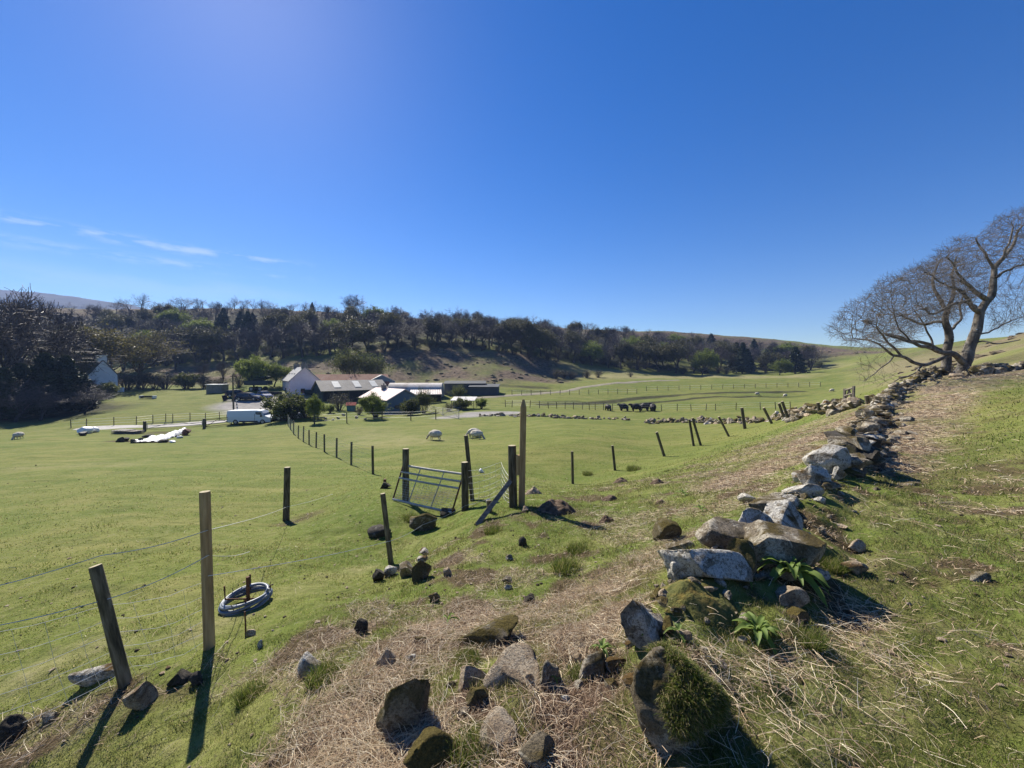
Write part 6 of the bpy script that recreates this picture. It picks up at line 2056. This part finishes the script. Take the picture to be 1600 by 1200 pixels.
sheep(680, 687.5, 165, True, 'sheep standing alone left of the grazing pair')
sheep(745, 687, -25, True, 'front sheep of the grazing pair, head down to the right')
sheep(738, 686, 200, True, 'rear sheep of the grazing pair, half hidden by the front one', dz=.9)
sheep(29, 686, -75, True, 'sheep at the far left by the lane, facing the viewer')
sheep(1183, 618, 10, True, 'small far sheep, left of three in the upper pasture')
sheep(1227, 620.5, 200, True, 'small far sheep, middle one of three in the upper pasture')
sheep(1300, 612.5, 185, True, 'small far sheep, right and highest of three in the upper pasture')


def cow(px, py, rz, graze, label, s=1.0):
    b = hit(px, py)
    o = link('cow', cow_g if graze else cow_u, None, b, (0, 0, math.radians(rz))); s *= .9; o.scale = (s, s, s)
    hx, hz_ = (1.45, .5) if graze else (1.2, 1.5)
    for sy in (1, -1):
        link('ear', MB().tube([(hx, sy * .1, hz_), (hx - .04, sy * .22, hz_ + .04), (hx - .04, sy * .33, hz_ + .02)], [.03, .06, .015], 6).mesh('ear', [cow_m], True), o)
    return tag(o, label, 'cow', 'black cattle by the field wall')


cow(950, 641.5, -75, True, 'small black cow standing apart at the left', .78)
cow(975, 642, 185, False, 'black cow second from the left, broadside beyond the field wall', .95)
cow(994, 643, 170, False, 'nearest black cow in the middle of the overlapping pair', 1.0)
cow(1007, 641.5, 5, False, 'black cow standing just behind the middle one', 1.0)
cow(1020, 642.5, 80, True, 'black cow at the right end of the group, seen end-on', .95)

# ------------------------------------------------------------------ leafy rosettes
rosette_leaf = leafy('rosette_leaf', [(.15, .23, .05), (.19, .27, .06), (.23, .31, .10)], .5)


def rosette(px, py, w, h, n, label, seed, name='foxglove_rosette', d=None, lift=.03):
    b = hit(px, py); dd = b[1] * CP - b[2] * SP; s = dd / F
    r = np.random.default_rng(seed); V, Fq, k = [], [], 0
    for q in range(n):
        a = q * 2.4 + r.uniform(-.3, .3); t = q / n
        L = w * s / 2 * r.uniform(.8, 1.1) * (1 - .25 * t); el = .25 + 1.0 * t + r.uniform(-.15, .15); wd = L * r.uniform(.20, .32)
        m_ = 9; ts = np.linspace(0, 1, m_)
        droop = r.uniform(.75, 1.35)
        rad_ = L * ts * math.cos(el) * 1.15; z = L * (ts * math.sin(el) * 1.3 - droop * ts ** 2.2 * .75) * (h / w * 1.7)
        wv = wd * np.sin(np.pi * np.clip(ts * .92 + .06, 0, 1)) ** .8
        c = np.array([math.cos(a), math.sin(a), 0]); e = np.array([-math.sin(a), math.cos(a), 0])
        rip = .10 * wd * np.sin(ts * 14 + q)
        for side in (-1, -.5, 0, .5, 1):
            V.append(c * rad_[:, None] + e * (side * wv / 2)[:, None] + np.array([0, 0, 1.]) * (z + abs(side) * .35 * wv + rip * side + .01)[:, None])
        for cc in range(4):
            for i in range(m_ - 1):
                Fq.append((k + cc * m_ + i, k + (cc + 1) * m_ + i, k + (cc + 1) * m_ + i + 1, k + cc * m_ + i + 1))
        k += 5 * m_
    o = link(name, mesh_np(name, np.concatenate(V), np.array(Fq), rosette_leaf, True), None, b + np.array([0, .02, lift]))
    return tag(o, label, 'plant', 'green rosettes among the stones')


rosette(1236, 918, 112, 74, 27, 'largest bright leafy rosette in front of the broad sloping slab', 1, lift=.09)
rosette(1186, 1000, 88, 52, 22, 'second largest leafy rosette, on the turf above the turf-thatched boulder', 2)
rosette(1062, 1003, 50, 30, 9, 'small rosette just above the turf-thatched boulder', 3)
rosette(1014, 1013, 40, 30, 6, 'small upright rosette below the white-lichened boulder', 4)
rosette(942, 1028, 52, 30, 8, 'small rosette beside the grey stone left of the white-lichened boulder', 5)
rosette(1170, 912, 36, 34, 6, 'small rosette in the shade left of the largest rosette', 6)
rosette(700, 978, 36, 24, 6, 'tiny rosette in the bracken behind the flat orange-edged slab', 7)
rosette(1095, 800, 30, 18, 7, 'tiny bright rosette on the turf beyond the boulder heap, right one', 8)
rosette(1068, 775, 26, 15, 7, 'tiny bright rosette on the turf beyond the boulder heap, upper one', 9)
rosette(868, 1078, 26, 16, 5, 'tiny rosette at the foot of the grey pointed stone', 10)

# ------------------------------------------------------------------ ground cover
grass_m = leafy('grass_blade', None, .45, attr='tint')
stalk_m = leafy('dead_stalk', None, .15, attr='tint')


def scatter(n, r0, r1, amax, seed):
    r = np.random.default_rng(seed)
    a = np.radians(r.uniform(-amax, amax, n)); d = np.exp(r.uniform(math.log(r0), math.log(r1), n))
    return d * np.sin(a), d * np.cos(a), d, r


def blades(x, y, z, d, r, L, w, lean, cols, weights, shade=.25):
    n = len(x)
    a = r.uniform(0, 2 * np.pi, n); b = r.uniform(0, 2 * np.pi, n)
    tip = np.stack([np.cos(b) * lean * L, np.sin(b) * lean * L, L * np.sqrt(np.clip(1 - lean ** 2, .05, 1))], 1)
    p = np.stack([x, y, z - .004], 1); e = np.stack([np.cos(a), np.sin(a), np.zeros(n)], 1) * (w / 2)[:, None]
    mid = p + tip * .55 + np.array([0, 0, 1.]) * (L * .10)[:, None]
    V = np.stack([p - e, p + e, mid + e * .7, mid - e * .7, p + tip], 1).reshape(-1, 3)
    k = np.arange(n)[:, None] * 5
    F4 = k + np.array([[0, 1, 2, 3]]); F3 = k + np.array([[3, 2, 4]])
    ci = r.choice(len(cols), n, p=weights)
    c = np.array(cols)[ci] * (1 + r.uniform(-shade, shade, (n, 1)))
    return V, F4, F3, np.repeat(c, 5, 0)


GC = [(.11, .155, .026), (.165, .195, .038), (.22, .22, .06), (.42, .35, .18), (.06, .09, .02)]
x, y, d, r = scatter(640000, .95, 30, 58, 11)
mk = masks(x, y)
pat = fbm(x * .9, y * .9, octaves=3); cl = fbm(x * 5, y * 5, octaves=2)
keep = r.uniform(size=len(x)) > np.clip(np.clip((d - 7) / 22, 0, 1) ** .7 + mk[0] * .72 + mk[1] * 1.0 + .35 * np.clip(-cl - .2, 0, 1), 0, 1)
x, y, d, pat, cl = x[keep], y[keep], d[keep], pat[keep], cl[keep]
z = Hs(x, y)
L = (r.uniform(.014, .040, len(x)) * (1 + .8 * np.clip(cl, -.6, 1.2)) * (1 + .4 * np.clip(pat, -.5, 1))) * (1 + np.clip(d / 12 - .4, 0, .8))
rsd = rough_side(x, y)
L = L * (.60 + .40 * rsd) * np.where(d > 9, .8, 1)
w = np.maximum(.0026, .0011 * d)
V, F4, F3, C = blades(x, y, z, d, r, L, w, r.uniform(.25, .95, len(x)), GC, [.27, .28, .20, .17, .08])
C = C * np.repeat(1.12 - .30 * rsd, 5)[:, None]
st_ = fbm(x * .35, y * 1.1, octaves=3)
tone = np.repeat(np.clip(.35 + .4 * pat + .5 * st_, 0, 1), 5)[:, None]
C = C * (1 - .45 * tone) + np.array([.27, .24, .10]) * .45 * tone
o = link('grass', mesh_np('grass', V, [F4, F3], grass_m, False, attrs={'tint': C}))
o['kind'] = 'stuff'; o['label'] = 'short grazed turf'

# turf thatch on the round boulder
me = mb_.data; nv = len(me.vertices)
co = np.empty(nv * 3, np.float32); me.vertices.foreach_get('co', co); co = co.reshape(-1, 3)
no = np.empty(nv * 3, np.float32); me.vertices.foreach_get('normal', no); no = no.reshape(-1, 3)
r = np.random.default_rng(4)
ok = np.nonzero((no[:, 2] > -.15) & (co[:, 0] > co[:, 0].min() * .30 + .04 * fbm(co[:, 1] * 9, co[:, 2] * 9)) & (co[:, 2] > np.where(co[:, 0] > co[:, 0].max() * .2, -.40, .12) * co[:, 2].max()))[0]
pk = r.choice(ok, 34000); p = co[pk] + r.normal(size=(34000, 3)) * .006; nn = no[pk]
dirn = nn * .8 + r.normal(size=p.shape) * .75 + np.array([.05, -.05, .25]); dirn /= np.linalg.norm(dirn, axis=1)[:, None]
L = r.uniform(.010, .042, len(p))[:, None]
mid = p + dirn * L * .6; tip = mid + (dirn + np.array([0, -.15, -.45])) * L * .5
e = np.cross(dirn, r.normal(size=p.shape)); e = e / np.linalg.norm(e, axis=1)[:, None] * .0009
V = np.stack([p - e, p + e, mid + e, mid - e, tip], 1).reshape(-1, 3); k = np.arange(len(p))[:, None] * 5
C = np.repeat(np.array(GC)[r.choice(5, len(p), p=[.28, .24, .16, .24, .08])] * r.uniform(.65, 1.15, (len(p), 1)), 5, 0)
tf = link('turf_thatch', mesh_np('turf_thatch', V, [k + np.array([[0, 1, 2, 3]]), k + np.array([[3, 2, 4]])], grass_m, False, attrs={'tint': C}), mb_)

# longer tufts of rough grass
r = np.random.default_rng(8); n = 900
rad_ = .11 * np.sqrt(r.uniform(0, 1, n)); a_ = r.uniform(0, 6.283, n)
tx, ty = rad_ * np.cos(a_), rad_ * np.sin(a_)
V, F4, F3, C = blades(tx, ty, np.zeros(n), np.full(n, 3.), r, r.uniform(.05, .12, n), r.uniform(.0025, .0045, n), r.uniform(.2, .85, n), GC, [.3, .25, .15, .10, .20])
tuft_me = mesh_np('grass_tuft', V, [F4, F3], grass_m, False, attrs={'tint': C})
for k, (px, py, sc_, lab) in enumerate([(903, 862, 1.3, 'rounded grass tuft beyond the dead bracken'), (884, 890, 1.5, 'bigger grass tuft just above the dead bracken'), (990, 735, 2.4, 'dark rushy tuft right of the slightly leaning post'), (918, 742, 1.8, 'low tuft right of the upright old post'),
        (508, 1062, 1.0, 'tuft over the dark hollow by the flat pale-topped stone'), (395, 1088, .9, 'tuft right of the tall pale post shadow'), (1298, 885, 1.0, 'tuft in the shade right of the boulder heap'), (730, 1030, .7, 'tuft between the flat orange-edged slab and the orange-topped block'),
        (735, 1180, .8, 'tuft beside the moss-covered boulder at the bottom edge'), (1130, 1195, .6, 'tuft below the turf-thatched boulder'), (905, 1055, .6, 'tuft at the foot of the grey stone by the small rosette'), (1262, 1000, .8, 'tuft right of the second rosette'), (640, 812, 1.5, 'tuft beside the craggy pale stone'), (770, 832, 1.2, 'tuft at the foot of the slanting strut')]):
    b = hit(px, py)
    o = link('grass_tuft', tuft_me, None, b - np.array([0, 0, .01]), (0, 0, k * 1.3)); o.scale = (sc_, sc_, sc_)
    tag(o, lab, 'grass tuft', 'rough grass tufts')

# dead bracken: bent pale stalks and crumbled frond litter
SCOL = np.array([(.70, .58, .40), (.60, .47, .31), (.46, .33, .21), (.78, .70, .53), (.28, .19, .12)])


def stalks(x, y, d, r, Lr, rad0, lift):
    n = len(x); L = r.uniform(*Lr, n); a = r.uniform(0, 2 * np.pi, n); pr = np.stack([x, y, Hs(x, y) + r.uniform(0, lift, n)], 1)
    el = np.abs(r.normal(0, .22, n)); m_ = 5; P_ = [pr]; rad_ = np.maximum(rad0 * r.uniform(.5, 1.6, n), .00036 * d)
    bend = r.normal(0, .14, n)
    for i in range(m_ - 1):
        a = a + bend + r.normal(0, .16, n); el = el * .7 + r.normal(0, .15, n)
        s_ = L / (m_ - 1)
        q = P_[-1] + np.stack([np.cos(a) * np.cos(el) * s_, np.sin(a) * np.cos(el) * s_, np.sin(el) * s_], 1)
        hz_ = Hs(q[:, 0], q[:, 1]) + .004
        q[:, 2] = np.maximum(q[:, 2], hz_) * .8 + (hz_ + .03) * .2
        P_.append(q)
    P_ = np.stack(P_, 1)
    t = np.gradient(P_, axis=1); t /= np.linalg.norm(t, axis=2)[..., None] + 1e-9
    u = np.cross(t, np.array([0, 0, 1.])); u /= np.linalg.norm(u, axis=2)[..., None] + 1e-9; v = np.cross(u, t)
    tap = np.linspace(1, .45, m_)[None, :, None] * rad_[:, None, None]
    rings = [P_ + tap * (math.cos(k * 2.094) * u + math.sin(k * 2.094) * v) for k in range(3)]
    V = np.stack(rings, 2).reshape(-1, 3)
    base = np.arange(n)[:, None] * (m_ * 3)
    Fq = []
    for i in range(m_ - 1):
        for k in range(3):
            k2 = (k + 1) % 3
            Fq.append(base + np.array([[i * 3 + k, i * 3 + k2, (i + 1) * 3 + k2, (i + 1) * 3 + k]]))
    C = SCOL[r.choice(5, n, p=[.27, .25, .20, .14, .14])] * r.uniform(.8, 1.15, (n, 1))
    return V, np.concatenate(Fq), np.repeat(C, m_ * 3, 0)


x, y, d, r = scatter(250000, 1.05, 24, 57, 21)
mk = masks(x, y)
keep = r.uniform(size=len(x)) < np.clip(mk[0] * .75 - .02, 0, .52) 
V1, F1, C1 = stalks(x[keep], y[keep], d[keep], r, (.04, .22), .0012, .03)
x2, y2, d2, r2 = scatter(6000, 1.05, 12, 57, 23)
mk2 = masks(x2, y2); k2 = (r2.uniform(size=len(x2)) < np.where(x2 > .1, .9, .22)) & (mk2[0] < .5)
V2, F2, C2 = stalks(x2[k2], y2[k2], d2[k2], r2, (.03, .14), .0009, .012)
x3, y3, d3, r3 = scatter(420000, 1.0, 18, 57, 25)
mk3 = masks(x3, y3); k3 = r3.uniform(size=len(x3)) < np.clip(np.maximum(mk3[0], mk3[1] * .5) * .8, 0, .7)
x3, y3, d3 = x3[k3], y3[k3], d3[k3]
n = len(x3)
V3, F43, F33, C3 = blades(x3, y3, Hs(x3, y3) + .003, d3, r3, r3.uniform(.02, .07, n), np.maximum(.0035, .0013 * d3), r3.uniform(.80, .99, n),
                          [(.36, .26, .17), (.25, .165, .105), (.48, .38, .26), (.15, .095, .06)], [.3, .3, .2, .2])
n1, n2 = len(V1), len(V1) + len(V2)
o = link('dead_bracken', mesh_np('dead_bracken', np.concatenate([V1, V2, V3]), [np.concatenate([F1, F2 + n1, F43 + n2]), F33 + n2], stalk_m, False, attrs={'tint': np.concatenate([C1, C2, C3])}))
o['kind'] = 'stuff'; o['label'] = 'dead bracken stalks and litter'
print('stalks', int(keep.sum()), 'litter', n)

# droppings and clods strewn over the grazed turf
x, y, d, r = scatter(620, 3.0, 34, 56, 31)
v0, f0 = ico(1); n = len(x)
sc_ = (r.uniform(.006, .020, n) * np.maximum(1, d / 14))[:, None, None] * np.stack([r.uniform(.7, 1.4, n), r.uniform(.7, 1.4, n), r.uniform(.35, .8, n)], 1)[:, None, :]
jit = r.uniform(.75, 1.2, (n, len(v0), 1))
V = v0[None] * sc_ * jit + np.stack([x, y, Hs(x, y) + .006], 1)[:, None, :]
clod_m = mat('dry_clods', [(.04, .03, .018), (.09, .07, .045)], 2, 1.0)
o = link('droppings', mesh_np('droppings', V.reshape(-1, 3), (np.arange(n)[:, None, None] * len(v0) + f0[None]).reshape(-1, 3), clod_m, True))
o['kind'] = 'stuff'; o['label'] = 'scattered droppings and clods'
# pale stone chips
x, y, d, r = scatter(420, 2.0, 16, 55, 33); n = len(x)
sc_ = (r.uniform(.006, .022, n) * np.maximum(1, d / 9))[:, None, None] * np.stack([r.uniform(.7, 1.5, n), r.uniform(.7, 1.5, n), r.uniform(.3, .7, n)], 1)[:, None, :]
V = v0[None] * sc_ * r.uniform(.6, 1.2, (n, len(v0), 1)) + np.stack([x, y, Hs(x, y) + .008], 1)[:, None, :]
o = link('pebbles', mesh_np('pebbles', V.reshape(-1, 3), (np.arange(n)[:, None, None] * len(v0) + f0[None]).reshape(-1, 3), tan_rock, False))
o['kind'] = 'stuff'; o['label'] = 'scattered stone chips'

# heather and rush clumps that roughen the moor and the rough pasture
x, y, d, r = scatter(60000, 75, 290, 60, 41)
mk = masks(x, y)
ok = r.uniform(size=len(x)) < np.clip(mk[3] - .25, 0, 1) * .08
x, y, d = x[ok], y[ok], d[ok]; n = len(x)
v0, f0 = ico(2)
sc_ = r.uniform(.25, .75, n)[:, None, None] * np.stack([r.uniform(.8, 1.7, n), r.uniform(.8, 1.5, n), r.uniform(.35, .75, n)], 1)[:, None, :]
V = v0[None] * sc_ * r.uniform(.65, 1.25, (n, len(v0), 1)) + np.stack([x, y, Hs(x, y)], 1)[:, None, :]
heather_m = mat('heather', [(.075, .056, .040), (.15, .12, .075), (.21, .18, .095)], .6, 1.0, 6, 1.0, .1, 'World')
o = link('heather', mesh_np('heather', V.reshape(-1, 3), (np.arange(n)[:, None, None] * len(v0) + f0[None]).reshape(-1, 3), heather_m, False))
o['kind'] = 'stuff'; o['label'] = 'low heather and rush clumps'
print('heather', n)

# ------------------------------------------------------------------ the air: far slopes fade slightly to blue
m = bpy.data.materials.new('air_haze')
m.use_nodes = True
m.node_tree.nodes.clear()
pv = m.node_tree.nodes.new('ShaderNodeVolumePrincipled')
pv.inputs['Color'].default_value = (.36, .54, 1.0, 1)
pv.inputs['Density'].default_value = HAZE
pv.inputs['Anisotropy'].default_value = .15
mo = m.node_tree.nodes.new('ShaderNodeOutputMaterial')
m.node_tree.links.new(pv.outputs[0], mo.inputs['Volume'])
zs = gz.min()
b = MB().box((0, 0, 0), (3400, 3400, 1))
o = b.build('haze', [m])
top = max(float(gz.max()), float(vx[..., 2].max()) if vx.ndim == 3 else 0, 240.0) + 12
o.scale = (1, 1, top - (float(zs) - 21))
o.location = (0, 0, (top + float(zs) - 21) / 2)
o['kind'] = 'stuff'
o['label'] = 'thin blue haze'
